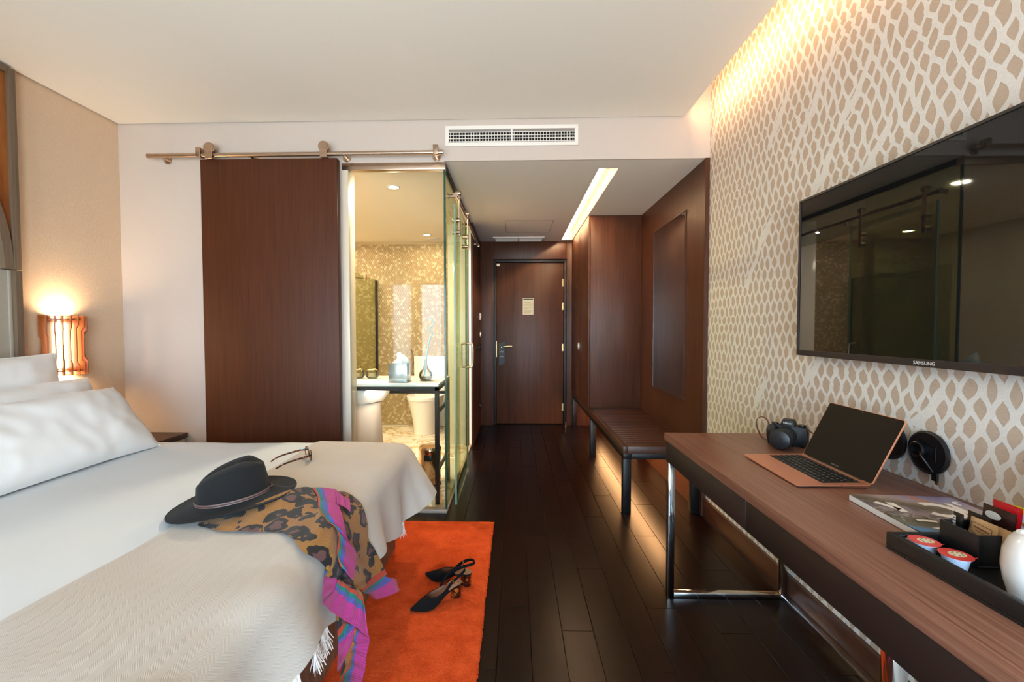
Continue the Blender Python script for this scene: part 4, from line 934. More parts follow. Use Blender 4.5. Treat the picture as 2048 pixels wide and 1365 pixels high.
# throw
LEAN = [(.7, 19), (1.2, 20), (1.5, 16), (1.8, 6), (2.02, 2), (2.12, 18), (2.2, 27), (2.3, 30)]
HEMZ = [(.7, .43), (1.0, .425), (1.2, .40), (1.6, .37), (1.89, .29), (2.02, .285), (2.12, .31), (2.2, .335), (2.3, .34)]
TX0 = -1.07; TXA = -.635; TR = .085; TZ = .612
def throw_pt(y, s, lift=0.0):
    a = math.radians(90-lerpt(LEAN, y)); sa = TXA-TX0; arc = TR*a
    zt = TZ+.004*math.sin(y*9+s*7)-max(0, y-2.24)**2*4
    if s < sa:
        X = TX0+s; z = zt; n = (0, 1)
        if s < .02: z -= (.02-s)*.25
    elif s < sa+arc:
        t = (s-sa)/TR; X = TXA+TR*math.sin(t); z = zt-TR*(1-math.cos(t)); n = (math.sin(t), math.cos(t))
    else:
        d = s-sa-arc; X = TXA+TR*math.sin(a)+d*math.cos(a); z = zt-TR*(1-math.cos(a))-d*math.sin(a); n = (math.sin(a), math.cos(a))
        X += .016*min(1, d/.15)*math.sin(y*2*PI/.31+.6)
    return (X+n[0]*lift, y+max(0, 0), z+n[1]*lift)
def hem_s(y):
    a = math.radians(90-lerpt(LEAN, y)); z0 = TZ-TR*(1-math.cos(a))
    return (TXA-TX0)+TR*a+(z0-lerpt(HEMZ, y))/math.sin(a)

m_throw, nt, b = newmat('herringbone_cream_wool'); setb(b, rough=.9, sheen=.2, spec=.2)
uv = nd(nt, 'ShaderNodeTexCoord').outputs['UV']; su = nd(nt, 'ShaderNodeSeparateXYZ', {0: uv}); s_, y_ = su.outputs[0], su.outputs[1]
zig = mth(nt, 'MULTIPLY', mth(nt, 'ABSOLUTE', mth(nt, 'SUBTRACT', mth(nt, 'FRACT', mth(nt, 'DIVIDE', s_, .036)), .5)), .036)
ph = mth(nt, 'MULTIPLY', mth(nt, 'ADD', y_, mth(nt, 'MULTIPLY', zig, 1.1)), 2*PI/.0036)
th_ = mth(nt, 'ADD', mth(nt, 'MULTIPLY', mth(nt, 'SINE', ph), .5), .5)
n2 = nd(nt, 'ShaderNodeTexNoise', {'Vector': uv, 'Scale': 5.0, 'Detail': 3.0}).outputs['Fac']
n3 = nd(nt, 'ShaderNodeTexNoise', {'Vector': uv, 'Scale': 320.0, 'Detail': 1.0}).outputs['Fac']
f = mth(nt, 'ADD', mth(nt, 'ADD', mth(nt, 'MULTIPLY', th_, .52), mth(nt, 'MULTIPLY', n2, .3)), mth(nt, 'MULTIPLY', n3, .2))
nt.links.new(ramp(nt, f, [(.2, S('#a99c8e')), (.8, S('#c6bcb1'))]), b.inputs['Base Color'])
nt.links.new(nd(nt, 'ShaderNodeBump', {'Height': th_, 'Strength': .2, 'Distance': .0015}).outputs[0], b.inputs['Normal'])
TY0, TY1 = .55, 2.335
def thr(lift):
    def fn(u, v):
        y = TY0+(TY1-TY0)*u; h = hem_s(y); s = h*v
        s0 = .006*nz(y*6, 1.3); s = s0*(1-v)+s
        p = throw_pt(y, s, lift)
        k = max(0, (v-.72)/.28)
        f_ = .010*math.sin(2*PI*(y*2.9-s*1.2))*max(0, min(1, (s-.28)/.25))*max(0, min(1, (1.45-y)/.3)); return (p[0]+.003*nz(y*5, s*5, 2)+f_*.7, p[1], p[2]+.004*nz(y*4, s*6)*(1-k)+.006*math.sin(y*14)*k*k+max(f_, -.003)*.8)
    return fn
uvf = lambda u, v: (hem_s(TY0+(TY1-TY0)*u)*v, TY0+(TY1-TY0)*u)
to_ = thing('throw_blanket', 'cream herringbone throw blanket draped over the foot of the bed', 'throw', (-.8, 1.4, .35))
l = MB(); l.grid(thr(.004), 150, 70, uvf=uvf); l.grid(thr(-.0005), 150, 70, uvf=uvf)
l.build('blanket', m_throw, to_, ang=None)
m_fringe = plain('white_fringe', '#e9e2da', .85, namt=.05)
for k, (y, nstr) in enumerate(((1.045, 40), (1.12, 48), (.93, 40), (2.03, 26))):
    l = MB(); rgx = random.Random(k)
    for i in range(nstr):
        yy = y+rgx.uniform(-.018, .018); p = throw_pt(yy, hem_s(yy)-.004, .002); L = rgx.uniform(.045, .075)
        dx, dy = rgx.uniform(-.012, .02), rgx.uniform(-.015, .015)
        l.tube([p, (p[0]+dx*.3, p[1]+dy*.4, p[2]-L*.5), (p[0]+dx, p[1]+dy, p[2]-L)], [.0010, .0010, .0007], 5)
    l.build('fringe', m_fringe, to_)

# pillows
m_pillow = plain('pillow_cotton', '#efedea', .85, namt=.012, bump=.04, bscale=250, sheen=.1)
def pillow(label, c, hd, w, h, t, seed, sag=.0):
    hdv = Vector(hd).normalized(); wv = Vector((0, 1, 0)); nv_ = wv.cross(hdv).normalized()
    if nv_.x < 0: nv_ = -nv_
    base = Vector(c)
    th_ = thing('pillow', label, 'pillow', tuple(base-hdv*h/2), group='white pillows at the bed head')
    def side(sg):
        def fn(u, v):
            a, b2 = u*2-1, v*2-1
            x = a*w/2*(1-.035*(1-b2*b2)); y = b2*h/2*(1-.05*(1-a*a))
            th2 = t/2*max(0, (1-a**4))**.62*max(0, (1-b2**4))**.62
            th2 += .010*nz(a*2.3+seed, b2*2.1, seed)*min(1, th2/.02) + .006*nz(a*6+seed, b2*3, seed)*min(1, th2/.02)
            e = min(1-abs(a), 1-abs(b2)); th2 -= .003*max(0, 1-abs(e-.05)/.012) if sg > 0 else 0
            y2 = y + .012*nz(a*1.5, seed)*(1 if b2 > .9 else .3)
            z = sg*(th2+.0015)-sag*max(0, b2)**2*(1-.3*a)
            p = base+wv*x+hdv*y2+nv_*z
            return tuple(p)
        return fn
    l = MB(); l.grid(side(1), 64, 44); l.grid(side(-1), 64, 44)
    l.build('pillow_cover', m_pillow, th_, ang=None)
    e = MB(); pts = []
    for k in range(64): pts.append(side(1)(k/63, 1))
    for k in range(44): pts.append(side(1)(1, 1-k/43))
    e.tube(pts, .0022, 6); e.build('seam', m_pillow, th_)
    return th_
pillow('white pillow leaning nearest the hat, the front one of the stack', (-2.005, 1.755, .765), (-.60, 0, .80), .90, .40, .17, 1.0, .02)
pillow('white pillow in the middle of the leaning stack', (-2.23, 1.80, .785), (-.42, 0, .90), .90, .40, .17, 4.2, .01)
pillow('white pillow upright against the headboard, rearmost of the stack', (-2.42, 1.78, .86), (-.22, 0, .97), .90, .48, .16, 8.4)

# headboard panel: carved frame with a pointed arch
hb = thing('headboard', 'tall brown wooden headboard frame with a pointed arch and pale panels', 'headboard', (-2.585, 1.3, .33))
m_hb = wood('headboard_wood', '#62503f', '#7d6854', 'z', rough=.45, bump=.05)
m_span = wood('burnt_orange_panel', '#7d4015', '#b06a2c', 'z', fine=14, rough=.5, bump=.05)
m_pale = plain('pale_headboard_panel', '#a89f90', .6, namt=.04)
HY0, HY1, HZ0, HZ1 = .42, 2.172, .33, 2.555
for y0, y1 in ((HY1-.032, HY1), (HY0, HY0+.032)):
    bx(-2.607, -2.565, y0, y1, HZ0, 1.526).build('lower_post', m_hb, hb, bev=.002); bx(-2.607, -2.565, y0, y1, 1.530, HZ1).build('upper_post', m_hb, hb, bev=.002)
bx(-2.607, -2.566, HY0+.032, HY1-.032, HZ1-.032, HZ1).build('top_rail', m_hb, hb, bev=.002)
yc = (HY0+HY1)/2; ih = (HY1-HY0)/2-.032
def arch(r_in, off):  # pointed arch from the right springing to the apex
    pts = []; R = ih*1.28; 
    for k in range(25):
        a = math.radians(0+k*(math.degrees(math.acos((R-ih)/R)))/24)
        pts.append((yc+ih-R+(R-off)*math.cos(a), 1.53+(R-off)*math.sin(a)))
    return pts
outer = arch(0, 0); inner = arch(0, .040)
ring = MB()
for sgn in (1, -1):
    m_ = lambda p: (yc+(p[0]-yc)*sgn, p[1])
    for a, b2, c_, d_ in zip(outer, outer[1:], inner, inner[1:]): ring.prism([m_(a), m_(b2), m_(d_), m_(c_)], -2.607, -2.568, 'yz')
ring.build('arch_band', m_hb, hb)
for sgn in (1, -1):
    m_ = lambda p: (yc+(p[0]-yc)*sgn, p[1])
    sp2 = MB(); poly = [m_(p) for p in outer if p[1] < HZ1-.04]+[m_((yc+.0, HZ1-.032)), m_((yc+ih, HZ1-.032))]
    sp2.prism(poly, -2.606, -2.585, 'yz'); sp2.build('spandrel_panel', m_span, hb)
bx(-2.6065, -2.594, HY0+.032, HY1-.032, HZ0, 1.527).build('lower_panel', m_pale, hb)
pn = MB(); po = [p for p in inner if p[0] > yc+.002]; po = po+[(2*yc-p[0], p[1]) for p in po[::-1]]; pn.prism(po, -2.6065, -2.594, 'yz'); pn.build('arch_panel', m_pale, hb)
for y in (HY1-.046, HY0+.032): bx(-2.594, -2.585, y, y+.014, HZ0, 1.526).build('bead', m_pale, hb, bev=.002)

# wall lamp
SZ0, SZ1 = .962, 1.300
m_fin, nt, b = newmat('lamp_slat_wood'); setb(b, col=S('#a35a24'), rough=.45)
n1 = nd(nt, 'ShaderNodeTexNoise', {'Vector': coords(nt, (90, 90, 5)), 'Scale': 1.0, 'Detail': 3.0}).outputs['Fac']
nt.links.new(ramp(nt, n1, [(.3, S('#8a4718')), (.7, S('#b8692c'))]), b.inputs['Base Color'])
m_glow = emis('lamp_glow', (1, .80, .52, 1), 13)
R_ = .116
def wall_lamp(SY, label):
    sl_ = thing('wall_lamp', label, 'lamp', (XL, SY, SZ0))
    for k in range(11):
        a = math.radians(-85+17*k); cs, sn = math.cos(a), math.sin(a)
        sh = .03*(1 if k % 2 else -1) if k not in (5,) else 0
        zt0, zb0 = SZ1-.055-.012*abs(k-5), SZ0+.055+.012*abs(k-5)
        pr_ = [(.052, SZ0), (R_, SZ0), (R_, zb0), (R_-.010, zb0+.012), (R_-.013, zb0+.02), (R_-.013, zt0-.02), (R_-.010, zt0-.012), (R_, zt0), (R_, SZ1), (.052, SZ1)]
        m_ = MB(); t2 = .0028
        P2 = [[(XL+.004+r*cs-t2*sn*s2, SY+r*sn+t2*cs*s2, z) for r, z in pr_] for s2 in (-1, 1)]; n_ = len(pr_)
        m_.add(P2[0]+P2[1], [tuple(range(n_-1, -1, -1)), tuple(range(n_, 2*n_))]+[(i, (i+1) % n_, n_+(i+1) % n_, n_+i) for i in range(n_)])
        m_.build('slat', m_fin, sl_)
    for z in (SZ0+.022, SZ1-.026):
        m_ = MB(); m_.lathe([(.05, z), (.100, z), (.100, z+.006), (.05, z+.006), (.05, z)], 24, (XL+.004, SY, 0), a0=-PI/2, a1=PI/2); m_.build('slat_ring', m_fin, sl_)
    m_ = MB(); m_.lathe([(0, SZ0+.04), (.030, SZ0+.04), (.033, SZ0+.05), (.033, SZ1-.05), (.030, SZ1-.04), (0, SZ1-.04)], 24, (XL+.045, SY, 0)); m_.build('lamp_tube', m_glow, sl_)
    bx(XL+.0005, XL+.012, SY-.04, SY+.04, SZ0+.05, SZ1-.05).build('back_plate', m_brass, sl_)
    for nm, z, d in (('wall_lamp_up', SZ1-.02, 1), ('wall_lamp_down', SZ0+.02, -1)):
        area(nm, (XL+.052, SY, z), .06, .06, 3.0 if SY > 1 else 1.0, (1, .70, .40), (0, 0, d), disk=True)

wall_lamp(2.378, 'half round wall lamp of stepped wooden slats glowing behind the pillows near the white wall')

# nightstand
ns = thing('nightstand', 'low nightstand with a dark wood top and pale drawer beside the bed', 'nightstand', (-2.39, 2.58, 0))
bx(XL+.002, -2.183, 2.385, YB-.006, .502, .532).build('top', m_wenge_y, ns, bev=.0015)
bx(XL+.002, -2.215, 2.40, YB-.012, .10, .500).build('carcass', m_apron, ns, bev=.002)
bx(-2.213, -2.193, 2.395, YB-.012, .14, .494).build('drawer', plain('pale_drawer', '#c9b38f', .3, namt=.03), ns, bev=.002)
bx(-2.222, -2.214, 2.395, YB-.012, .494, .501).build('finger_groove', m_black, ns)
bx(-2.55, -2.26, 2.44, YB-.05, 0, .10).build('plinth', m_black, ns)

# ------------------------------------------------------------------ hat
m_felt = plain('black_felt', '#0b0a0a', .95, namt=.25, nscale=120, bump=.25, bscale=500, sheen=.03)
hx = Vector((.918, .397, .11)).normalized(); hy = Vector((0, 0, 1)).cross(hx).normalized(); hz_ = hx.cross(hy)
HC = (-.965, 1.432, .640)
ht = thing('hat', 'black felt fedora with a thin brown leather band lying on the bed', 'hat', HC)
ht.rotation_euler = axes(hx, hy, hz_).to_euler()
CA, CB = .112, .092
def brim(dz):
    def fn(u, v):
        a = 2*PI*u; ra, rb = CA+(.192-CA)*v, CB+(.172-CB)*v
        x, y = ra*math.cos(a), rb*math.sin(a)
        z = .002*math.cos(2*a)*v-.004*v*v*max(0, -math.cos(a))**2+.012*v**3*abs(math.sin(a))**3+.006*(1-v)**4*2
        return (x, y, z+dz)
    return fn
l = MB(); l.grid(brim(.0015), 96, 14, close=True); l.grid(brim(-.0015), 96, 14, close=True)
l.tube([brim(0)(k/96, 1) for k in range(96)], .0024, 6, closed=True)
l.build('brim', m_felt, ht, local=True, ang=None)
def crown(u, v):
    a = 2*PI*u
    top = lambda x: .096+.041*min(1, max(0, (x+.10)/.15))**.8 - .008*max(0, (x-.07)/.04)
    if v < .62:
        t = v/.62; k = 1-.05*t-.03*t*t; x, y = CA*k*math.cos(a), CB*k*math.sin(a)
        z = t*(top(CA*.92*math.cos(a))-.028)
    else:
        t = (v-.62)/.38; k = .92*math.cos(t*PI/2)**.75 if t < 1 else 0
        x, y = CA*k*math.cos(a), CB*k*math.sin(a)
        z = top(x)-.028+.028*math.sin(t*PI/2)
        z -= .020*math.exp(-(y/.026)**2)*min(1, t*1.6)
    pin = .008*math.exp(-((a-.55)/.35)**2)+.008*math.exp(-((a-2*PI+.55)/.35)**2)
    kk = max(0, min(1, (v-.25)/.4))
    return (x-pin*kk*math.cos(a), y-pin*kk*math.sin(a), z)
l = MB(); l.grid(crown, 96, 40, close=True); l.build('crown', m_felt, ht, local=True, ang=None)
m_band = plain('brown_band', '#6b5049', .5, namt=.1)
for z in (.012, .0195):
    l = MB(); l.tube([((CA*(1-.006)+.0022)*math.cos(2*PI*k/90), (CB*.994+.0022)*math.sin(2*PI*k/90), z) for k in range(90)], [(.0014, .0033)]*90, 8, closed=True, flat=(0, 0, 1)); l.build('band', m_band, ht, local=True)
l = MB(); l.ball((CA+.004, -.012, .020), (.008, .007, .006)); l.tube(smoothpath([(CA+.004, -.012, .020), (CA+.02, -.02, .018), (CA+.05, -.03, .012), (CA+.085, -.03, .009)], 14), .0018, 6); l.tube(smoothpath([(CA+.004, -.012, .020), (CA+.02, -.004, .016), (CA+.045, .0, .012)], 12), .0018, 6); l.build('band_knot', plain('dark_leather', '#2c1d18', .5), ht, local=True)

# ------------------------------------------------------------------ scarf
SCARF = [
('leopard',[[(1.292,0.083,0.012,0.3),(1.277,0.091,0.012,0.3),(1.274,0.092,0.008,0.3)],[(1.329,0.138,0.02,0.3),(1.29,0.153,0.016,0.3),(1.239,0.177,0.01,0.3)],[(1.348,0.198,0.03,0.3),(1.292,0.222,0.02,0.3),(1.231,0.25,0.01,0.3)],[(1.394,0.251,0.045,0.3),(1.319,0.283,0.025,0.3),(1.227,0.319,0.01,0.3)],[(1.457,0.293,0.05,0.3),(1.348,0.35,0.025,0.3),(1.219,0.379,0.012,0.3)],[(1.503,0.343,0.04,0.3),(1.331,0.425,0.022,0.3),(1.178,0.439,0.014,0.3)],[(1.397,0.421,0.02,0.3),(1.254,0.477,0.03,0.3),(1.14,0.485,0.014,0.3)],[(1.318,0.491,0.015,0.3),(1.225,0.516,0.028,0.3),(1.16,0.525,0.014,0.3)],[(1.28,0.534,0.014,0.3),(1.206,0.546,0.028,0.3),(1.176,0.555,0.014,0.3)],[(1.251,0.582,0.014,0.3),(1.203,0.582,0.022,0.3),(1.166,0.571,0.014,0.3)],[(1.246,0.615,0.014,0.3),(1.209,0.612,0.016,0.3),(1.168,0.603,0.012,0.3)]]),
('border',[[(1.496,0.345,0.045,0.56),(1.499,0.378,0.045,0.83),(1.503,0.426,0.04,1.0)],[(1.442,0.388,0.034,0.56),(1.414,0.43,0.036,0.83),(1.411,0.465,0.03,1.0)],[(1.338,0.441,0.026,0.56),(1.333,0.465,0.03,0.83),(1.359,0.5,0.026,1.0)],[(1.298,0.472,0.024,0.56),(1.306,0.495,0.026,0.83),(1.327,0.531,0.024,1.0)],[(1.295,0.501,0.024,0.56),(1.302,0.525,0.026,0.83),(1.327,0.565,0.024,1.0)],[(1.281,0.523,0.024,0.56),(1.289,0.548,0.028,0.83),(1.342,0.599,0.024,1.0)],[(1.236,0.544,0.026,0.56),(1.245,0.573,0.03,0.83),(1.284,0.628,0.026,1.0)],[(1.226,0.585,0.026,0.56),(1.23,0.606,0.032,0.83),(1.251,0.642,0.026,1.0)]]),
('flap',[[(1.497,0.43,0.042,0.95),(1.4,0.464,0.034,0.95)],[(1.464,0.457,0.036,0.95),(1.408,0.479,0.03,0.95)],[(1.482,0.475,0.026,0.95),(1.414,0.501,0.026,0.95)]]),
('right',[[(1.548,0.404,0.012,0.3),(1.548,0.444,0.012,0.3),(1.532,0.472,0.012,0.3)],[(1.425,0.468,0.012,0.3),(1.476,0.491,0.012,0.3),(1.523,0.521,0.012,0.3)],[(1.36,0.516,0.012,0.3),(1.43,0.534,0.012,0.3),(1.514,0.572,0.012,0.3)],[(1.344,0.563,0.012,0.3),(1.425,0.596,0.012,0.3),(1.495,0.626,0.012,0.3)],[(1.297,0.588,0.012,0.3),(1.462,0.664,0.012,0.3),(1.514,0.679,0.012,0.3)],[(1.241,0.605,0.012,0.35),(1.455,0.708,0.012,0.35),(1.524,0.729,0.012,0.35)],[(1.198,0.626,0.012,0.45),(1.411,0.722,0.012,0.5),(1.531,0.767,0.012,0.56)],[(1.29,0.691,0.012,0.57),(1.445,0.764,0.012,0.6),(1.536,0.785,0.012,0.64)],[(1.317,0.718,0.012,0.78),(1.471,0.796,0.012,0.8),(1.541,0.806,0.012,0.82)],[(1.385,0.766,0.012,1.0),(1.472,0.841,0.012,1.0),(1.746,0.945,0.012,1.0)]]),
('band',[[(1.208,0.604,0.02,0.45),(1.202,0.612,0.02,0.57),(1.182,0.627,0.02,0.84),(1.149,0.628,0.02,0.92),(1.109,0.623,0.02,1)],[(1.223,0.629,0.02,0.45),(1.22,0.634,0.02,0.57),(1.201,0.654,0.02,0.84),(1.17,0.664,0.02,0.92),(1.142,0.667,0.02,1)],[(1.249,0.658,0.02,0.45),(1.243,0.666,0.02,0.57),(1.22,0.691,0.02,0.84),(1.194,0.706,0.02,0.92),(1.181,0.72,0.02,1)],[(1.271,0.685,0.02,0.45),(1.264,0.699,0.02,0.57),(1.244,0.724,0.02,0.84),(1.225,0.745,0.02,0.92),(1.207,0.76,0.02,1)],[(1.276,0.697,0.02,0.45),(1.27,0.718,0.02,0.57),(1.257,0.747,0.02,0.84),(1.244,0.781,0.02,0.92),(1.237,0.814,0.02,1)]]),
('fold',[[(1.166,0.559,0.016,0.7),(1.194,0.58,0.016,0.72)],[(1.15,0.575,0.016,0.86),(1.208,0.603,0.016,0.9)],[(1.131,0.602,0.016,0.95),(1.19,0.628,0.016,0.95)],[(1.115,0.627,0.016,1),(1.132,0.625,0.016,1)]]),
('tail',[[(1.17,0.683,0.012,0.45),(1.185,0.704,0.012,0.45),(1.198,0.726,0.012,0.45)],[(1.147,0.733,0.012,0.57),(1.168,0.73,0.012,0.57),(1.188,0.727,0.012,0.57)],[(1.143,0.743,0.012,0.72),(1.167,0.748,0.012,0.72),(1.196,0.738,0.012,0.72)],[(1.136,0.757,0.012,0.86),(1.168,0.765,0.012,0.86),(1.212,0.76,0.012,0.86)],[(1.111,0.778,0.012,0.95),(1.144,0.791,0.012,0.95),(1.195,0.789,0.012,0.95)],[(1.08,0.789,0.012,1),(1.098,0.801,0.012,1),(1.137,0.811,0.012,1)]]),
('longtail',[[(1.207,0.758,0.014,0.45),(1.209,0.761,0.014,0.57),(1.217,0.77,0.014,0.84),(1.242,0.816,0.014,1)],[(1.189,0.781,0.014,0.45),(1.19,0.786,0.014,0.57),(1.197,0.796,0.014,0.84),(1.242,0.823,0.014,1)],[(1.161,0.796,0.014,0.45),(1.173,0.805,0.014,0.57),(1.186,0.811,0.014,0.84),(1.216,0.847,0.014,1)],[(1.122,0.805,0.014,0.45),(1.151,0.823,0.014,0.57),(1.168,0.832,0.014,0.84),(1.194,0.871,0.014,1)],[(1.091,0.808,0.014,0.45),(1.095,0.82,0.014,0.57),(1.14,0.849,0.014,0.84),(1.175,0.887,0.014,1)],[(1.05,0.814,0.014,0.45),(1.059,0.822,0.014,0.57),(1.095,0.853,0.014,0.84),(1.155,0.905,0.014,1)]]),
]
m_scarf, nt, b = newmat('leopard_scarf_print'); setb(b, rough=.75, sheen=.15, spec=.25)
uvn = nd(nt, 'ShaderNodeTexCoord'); uv = uvn.outputs['UV']; su = nd(nt, 'ShaderNodeSeparateXYZ', {0: uv}); L_, B_ = su.outputs[0], su.outputs[1]
oc = nd(nt, 'ShaderNodeMapping', {'Vector': uvn.outputs['Object'], 'Scale': (13.5, 13.5, 13.5)}).outputs[0]
wn_ = nd(nt, 'ShaderNodeTexNoise', {'Vector': oc, 'Scale': 1.4, 'Detail': 2.0}).outputs['Color']
wp = nd(nt, 'ShaderNodeVectorMath', {0: oc, 1: nd(nt, 'ShaderNodeVectorMath', {0: wn_, 1: (.9, .9, .9)}, operation='MULTIPLY').outputs[0]}, operation='ADD').outputs[0]
vo = nd(nt, 'ShaderNodeTexVoronoi', {'Vector': wp, 'Scale': 1.0, 'Randomness': .85}).outputs['Distance']
gap = nd(nt, 'ShaderNodeTexNoise', {'Vector': oc, 'Scale': 1.9, 'Detail': 1.0}).outputs['Fac']
ringm = mth(nt, 'MULTIPLY', mth(nt, 'GREATER_THAN', vo, .24), mth(nt, 'LESS_THAN', vo, .49)); ringm = mth(nt, 'MULTIPLY', ringm, mth(nt, 'GREATER_THAN', gap, .34))
core = mth(nt, 'LESS_THAN', vo, .33)
spots = mixc(nt, core, S('#93632a'), S('#5f3d38')); spots = mixc(nt, ringm, spots, S('#191311'))
def step(e): return mth(nt, 'GREATER_THAN', B_, e)
cc = mixc(nt, step(.555), spots, S('#b03a24')); cc = mixc(nt, step(.655), cc, S('#1b6d65')); cc = mixc(nt, step(.75), cc, S('#4d5298')); cc = mixc(nt, step(.84), cc, S('#ad327a'))
ple = mth(nt, 'SINE', mth(nt, 'MULTIPLY', L_, 2*PI/.0062))
cc = mixc(nt, mth(nt, 'MULTIPLY', mth(nt, 'GREATER_THAN', ple, .8), .25), cc, S('#1a1210'))
nt.links.new(cc, b.inputs['Base Color'])
nt.links.new(nd(nt, 'ShaderNodeBump', {'Height': ple, 'Strength': .3, 'Distance': .0012}).outputs[0], b.inputs['Normal'])
sc_ = thing('scarf', 'pleated leopard print scarf with pink and striped borders spilling off the bed', 'scarf', (-.7, 1.4, .4))
def seval(rows, u, v):
    cols = [spline([Vector(q[:3]) for q in r], v) for r in rows]
    p = spline(cols, u)
    bands = []
    nb = len(rows[0])-1; x = v*nb; i = min(int(x), nb-1); f = x-i
    br = [r[i][3]*(1-f)+r[i+1][3]*f for r in rows]
    nr = len(rows)-1; x = u*nr; k = min(int(x), nr-1); g_ = x-k
    return p, br[k]*(1-g_)+br[k+1]*g_
for nm, rows in SCARF:
    pname = {'leopard': 'scarf_body', 'border': 'scarf_border', 'flap': 'scarf_flap', 'right': 'scarf_side_fold', 'band': 'scarf_corner', 'fold': 'scarf_fold', 'tail': 'scarf_tail', 'longtail': 'scarf_tail'}[nm]
    n1, n2 = 70, 36
    E_ = {}
    for i in range(n1):
        for j in range(n2): E_[i, j] = seval(rows, i/(n1-1), j/(n2-1))
    Pt = {}
    for (i, j), (p, bnd) in E_.items():
        rip = .0022*math.sin(i/(n1-1)*len(rows)*5.1)*math.sin(PI*j/(n2-1))+.003*nz(p[0]*18, p[1]*18)
        Pt[i, j] = Vector(throw_pt(p[0], p[1], max(.004, p[2]+rip)))
    along_rows = nm in ('right', 'tail', 'fold', 'flap')
    arcl = [0]*max(n1, n2)
    jm, im = n2//2, n1//2
    if along_rows:
        for j in range(1, n2): arcl[j] = arcl[j-1]+(Pt[im, j]-Pt[im, j-1]).length
    else:
        for i in range(1, n1): arcl[i] = arcl[i-1]+(Pt[i, jm]-Pt[i-1, jm]).length
    l = MB(); n_i = lambda u: min(n1-1, round(u*(n1-1))); n_j = lambda v: min(n2-1, round(v*(n2-1)))
    uvq = lambda u, v: ((arcl[n_j(v)] if along_rows else arcl[n_i(u)]), E_[n_i(u), n_j(v)][1])
    l.grid(lambda u, v: tuple(Pt[n_i(u), n_j(v)]), n1, n2, uvf=uvq)
    l.build(pname, m_scarf, sc_, ang=None)

# ------------------------------------------------------------------ sunglasses
m_tort, nt, b = newmat('tortoiseshell'); setb(b, rough=.15, coat=.5)
n1 = nd(nt, 'ShaderNodeTexNoise', {'Vector': coords(nt, (110, 110, 110)), 'Scale': 1.0, 'Detail': 2.0, 'Distortion': .6}).outputs['Fac']
nt.links.new(ramp(nt, n1, [(.47, S('#140a07')), (.56, S('#6b3212')), (.64, S('#b5652a'))]), b.inputs['Base Color'])
sgx = Vector((-.62, .785, 0)); sgy = Vector((-.785, -.62, 0))
sgl = thing('sunglasses', 'tortoiseshell sunglasses with open arms lying on the throw', 'sunglasses', (-.962, 1.957, .6155)); sgl.rotation_euler = axes(sgx, sgy, (0, 0, 1)).to_euler()
m_lens = pane_mat('grey_lens', (.30, .28, .27, 1), 1.4)
def lensp(cx, s, k=1.0):
    out = []
    for i in range(36):
        a = 2*PI*i/36; rx, rz = .027*k, .0225*k
        x = cx+rx*math.cos(a); z = .0245+rz*math.sin(a)+.004*max(0, math.cos(a)*s)*max(0, math.sin(a))*2
        out.append((x, .004*(x/.06)**2, z))
    return out
l = MB()
for s in (-1, 1): l.tube(lensp(.033*s, s), [(.0024, .0034)]*36, 8, closed=True)
l.tube(smoothpath([(-.009, .001, .030), (0, -.001, .033), (.009, .001, .030)], 8), .0028, 8)
l.build('frame', m_tort, sgl, local=True)
for s in (-1, 1):
    q_ = lensp(.033*s, s, .95); l = MB(); l.add([(p[0], p[1]-.0006, p[2]) for p in q_]+[(p[0], p[1]+.0006, p[2]) for p in q_], [tuple(range(36)), tuple(range(71, 35, -1))]); l.build('lens', m_lens, sgl, local=True)
    l = MB(); l.tube(smoothpath([(.061*s, .004, .032), (.066*s, .03, .030), (.067*s, .09, .021), (.066*s, .125, .012), (.063*s, .150, -.001)], 30), [(.0016, .0052-.0018*k/29) for k in range(30)], 8, flat=(0, .2, 1)); l.build('arm', m_tort, sgl, local=True)

# ------------------------------------------------------------------ shoes
m_suede = plain('black_suede', '#090808', .9, namt=.2, sheen=.02, spec=.2); m_insole = plain('brown_insole', '#8a5f47', .5, namt=.08)
m_goldtext = plain('gold_lettering', '#c9a352', .4, .6)
m_heel, nt, b = newmat('tortoise_heel'); setb(b, rough=.12, coat=.6)
n1 = nd(nt, 'ShaderNodeTexNoise', {'Vector': coords(nt, (75, 75, 75)), 'Scale': 1.0, 'Detail': 2.0, 'Distortion': .5}).outputs['Fac']
nt.links.new(ramp(nt, n1, [(.46, S('#150b08')), (.56, S('#5a2a10')), (.66, S('#9a5520'))]), b.inputs['Base Color'])
SL = .242; HH = .056
WID = [(0, .004), (.012, .013), (.04, .0215), (.11, .0275), (.2, .0270), (.36, .0235), (.54, .0335), (.66, .0375), (.78, .0315), (.9, .0165), (1, .002)]
SOL = [(0, HH), (.20, HH-.003), (.44, .026), (.66, .005), (.85, .004), (1, .007)]
HGT = [(.3, .040), (.45, .042), (.6, .044), (.72, .037), (.86, .023), (1, .008)]
THM = [(.30, 12), (.40, 33), (.52, 42), (.62, 58), (.68, 80), (.71, 90), (1, 90)]
def cub(tab, x):
    n = len(tab)
    if x <= tab[0][0]: return tab[0][1]
    for i in range(n-1):
        (a, va), (b2, vb) = tab[i], tab[i+1]
        if x <= b2:
            h = b2-a; t = (x-a)/h
            sl = lambda k: (tab[min(k+1, n-1)][1]-tab[max(k-1, 0)][1])/(tab[min(k+1, n-1)][0]-tab[max(k-1, 0)][0])
            m0, m1 = sl(i)*h, sl(i+1)*h
            return (2*t**3-3*t*t+1)*va+(t**3-2*t*t+t)*m0+(-2*t**3+3*t*t)*vb+(t**3-t*t)*m1
    return tab[-1][1]
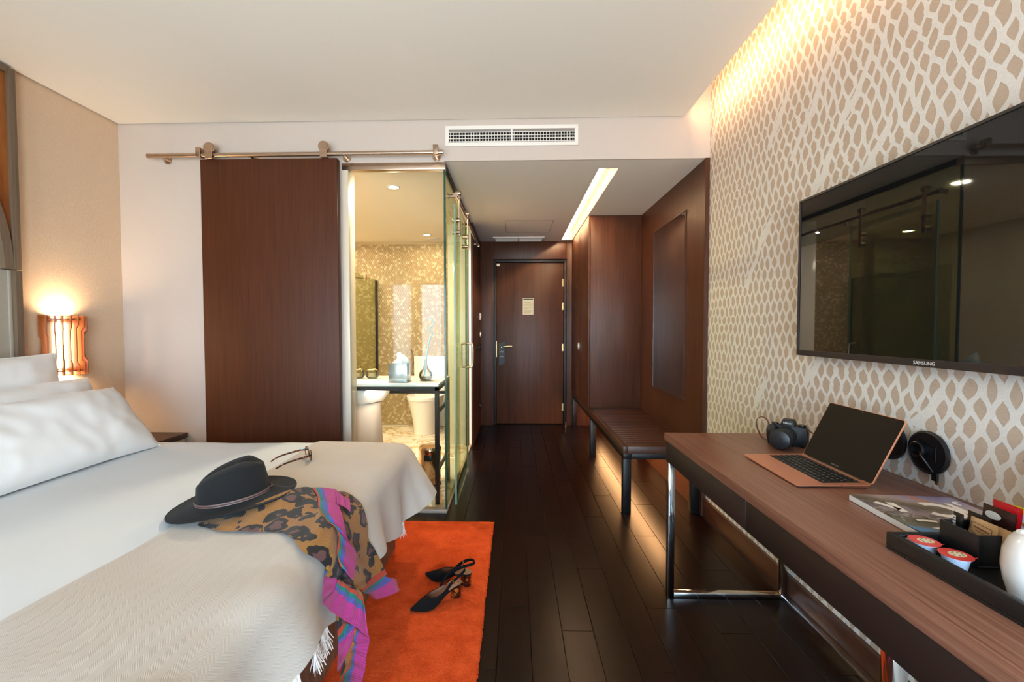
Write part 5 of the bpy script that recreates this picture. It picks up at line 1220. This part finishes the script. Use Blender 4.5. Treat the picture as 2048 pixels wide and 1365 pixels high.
def shoe(label, heel, rz, side):
    t = thing('slingback_shoe', label, 'shoe', (heel[0], heel[1], .0135), rz, 'black slingback pumps on the rug')
    curve = lambda s: .006*math.sin(PI*s)*side
    def sole(dz, k=1.0):
        def fn(u, v):
            a = u; w = cub(WID, a)*k; return (SL*a, w*(2*v-1)+curve(a), cub(SOL, a)+dz)
        return fn
    l = MB(); l.grid(sole(0), 60, 7); l.grid(sole(.004), 60, 7); l.build('sole', m_suede, t, local=True)
    l = MB(); l.grid(sole(.0055, .93), 60, 7); l.build('insole', m_insole, t, local=True)
    for inset, sg in ((1.0, 1), (.955, .93)):
        l = MB()
        for s in (-1, 1):
            def fn(u, v, s=s, inset=inset, sg=sg):
                a = .30+.70*u; th = math.radians(min(90, cub(THM, a)))*v; w = cub(WID, a)*inset; h = cub(HGT, a)*sg
                return (SL*a, s*w*math.cos(th)**.8+curve(a), cub(SOL, a)+.001+h*math.sin(th)**.85 if th > 0 else cub(SOL, a)+.001)
            l.grid(fn, 50, 12)
        l.build('vamp' if sg == 1 else 'lining', m_suede if sg == 1 else m_insole, t, local=True, ang=None)
    st2 = []
    for s in (-1, 1):
        a = .40; st2.append((SL*a, s*cub(WID, a)*.97+curve(a), cub(SOL, a)+.018))
    A, B2 = st2
    loop = [A, (.060, -.030, .084), (.022, -.030, .104), (-.008, -.018, .112), (-.016, 0, .114), (-.008, .018, .112), (.022, .030, .104), (.060, .030, .084), B2]
    l = MB(); pts = smoothpath(loop, 60); l.tube(pts, [(.0013, .0072) for _ in pts], 8, flat=(.45, 0, .9)); l.build('slingback_strap', m_suede, t, local=True)
    bk = MB(); bk.box(.050, .058, side*.030-.004, side*.030+.004, .078, .092); bk.build('buckle', m_brass, t, local=True, bev=.001)
    hl_ = MB(); hl_.lathe([(.0240, 0), (.0245, .004), (.0245, .03), (.0268, HH-.001)], 28, (.027, 0, 0)); hl_.build('heel', m_heel, t, local=True)
    tp = MB(); tp.lathe([(.0213, -.0012), (.0218, .001)], 28, (.027, 0, 0)); tp.build('heel_tip', m_black, t, local=True)
    text_part('lettering', 'ZARA', .014, m_goldtext, t, axes((0, 1, 0), (-1, 0, 0), (0, 0, 1), (.030, 0, HH+.0058)), .0001)
    return t
def heading(h, toe): return math.atan2(toe[1]-h[1], toe[0]-h[0])
h1, t1 = (-.246, 1.913), (-.442, 1.781); h2, t2_ = (-.206, 1.972), (-.437, 2.044)
shoe('black slingback shoe with tortoise heel, nearer one with the raised strap', h1, heading(h1, t1), 1)
shoe('black slingback shoe with tortoise heel, partly hidden behind the other shoe', h2, heading(h2, t2_), -1)
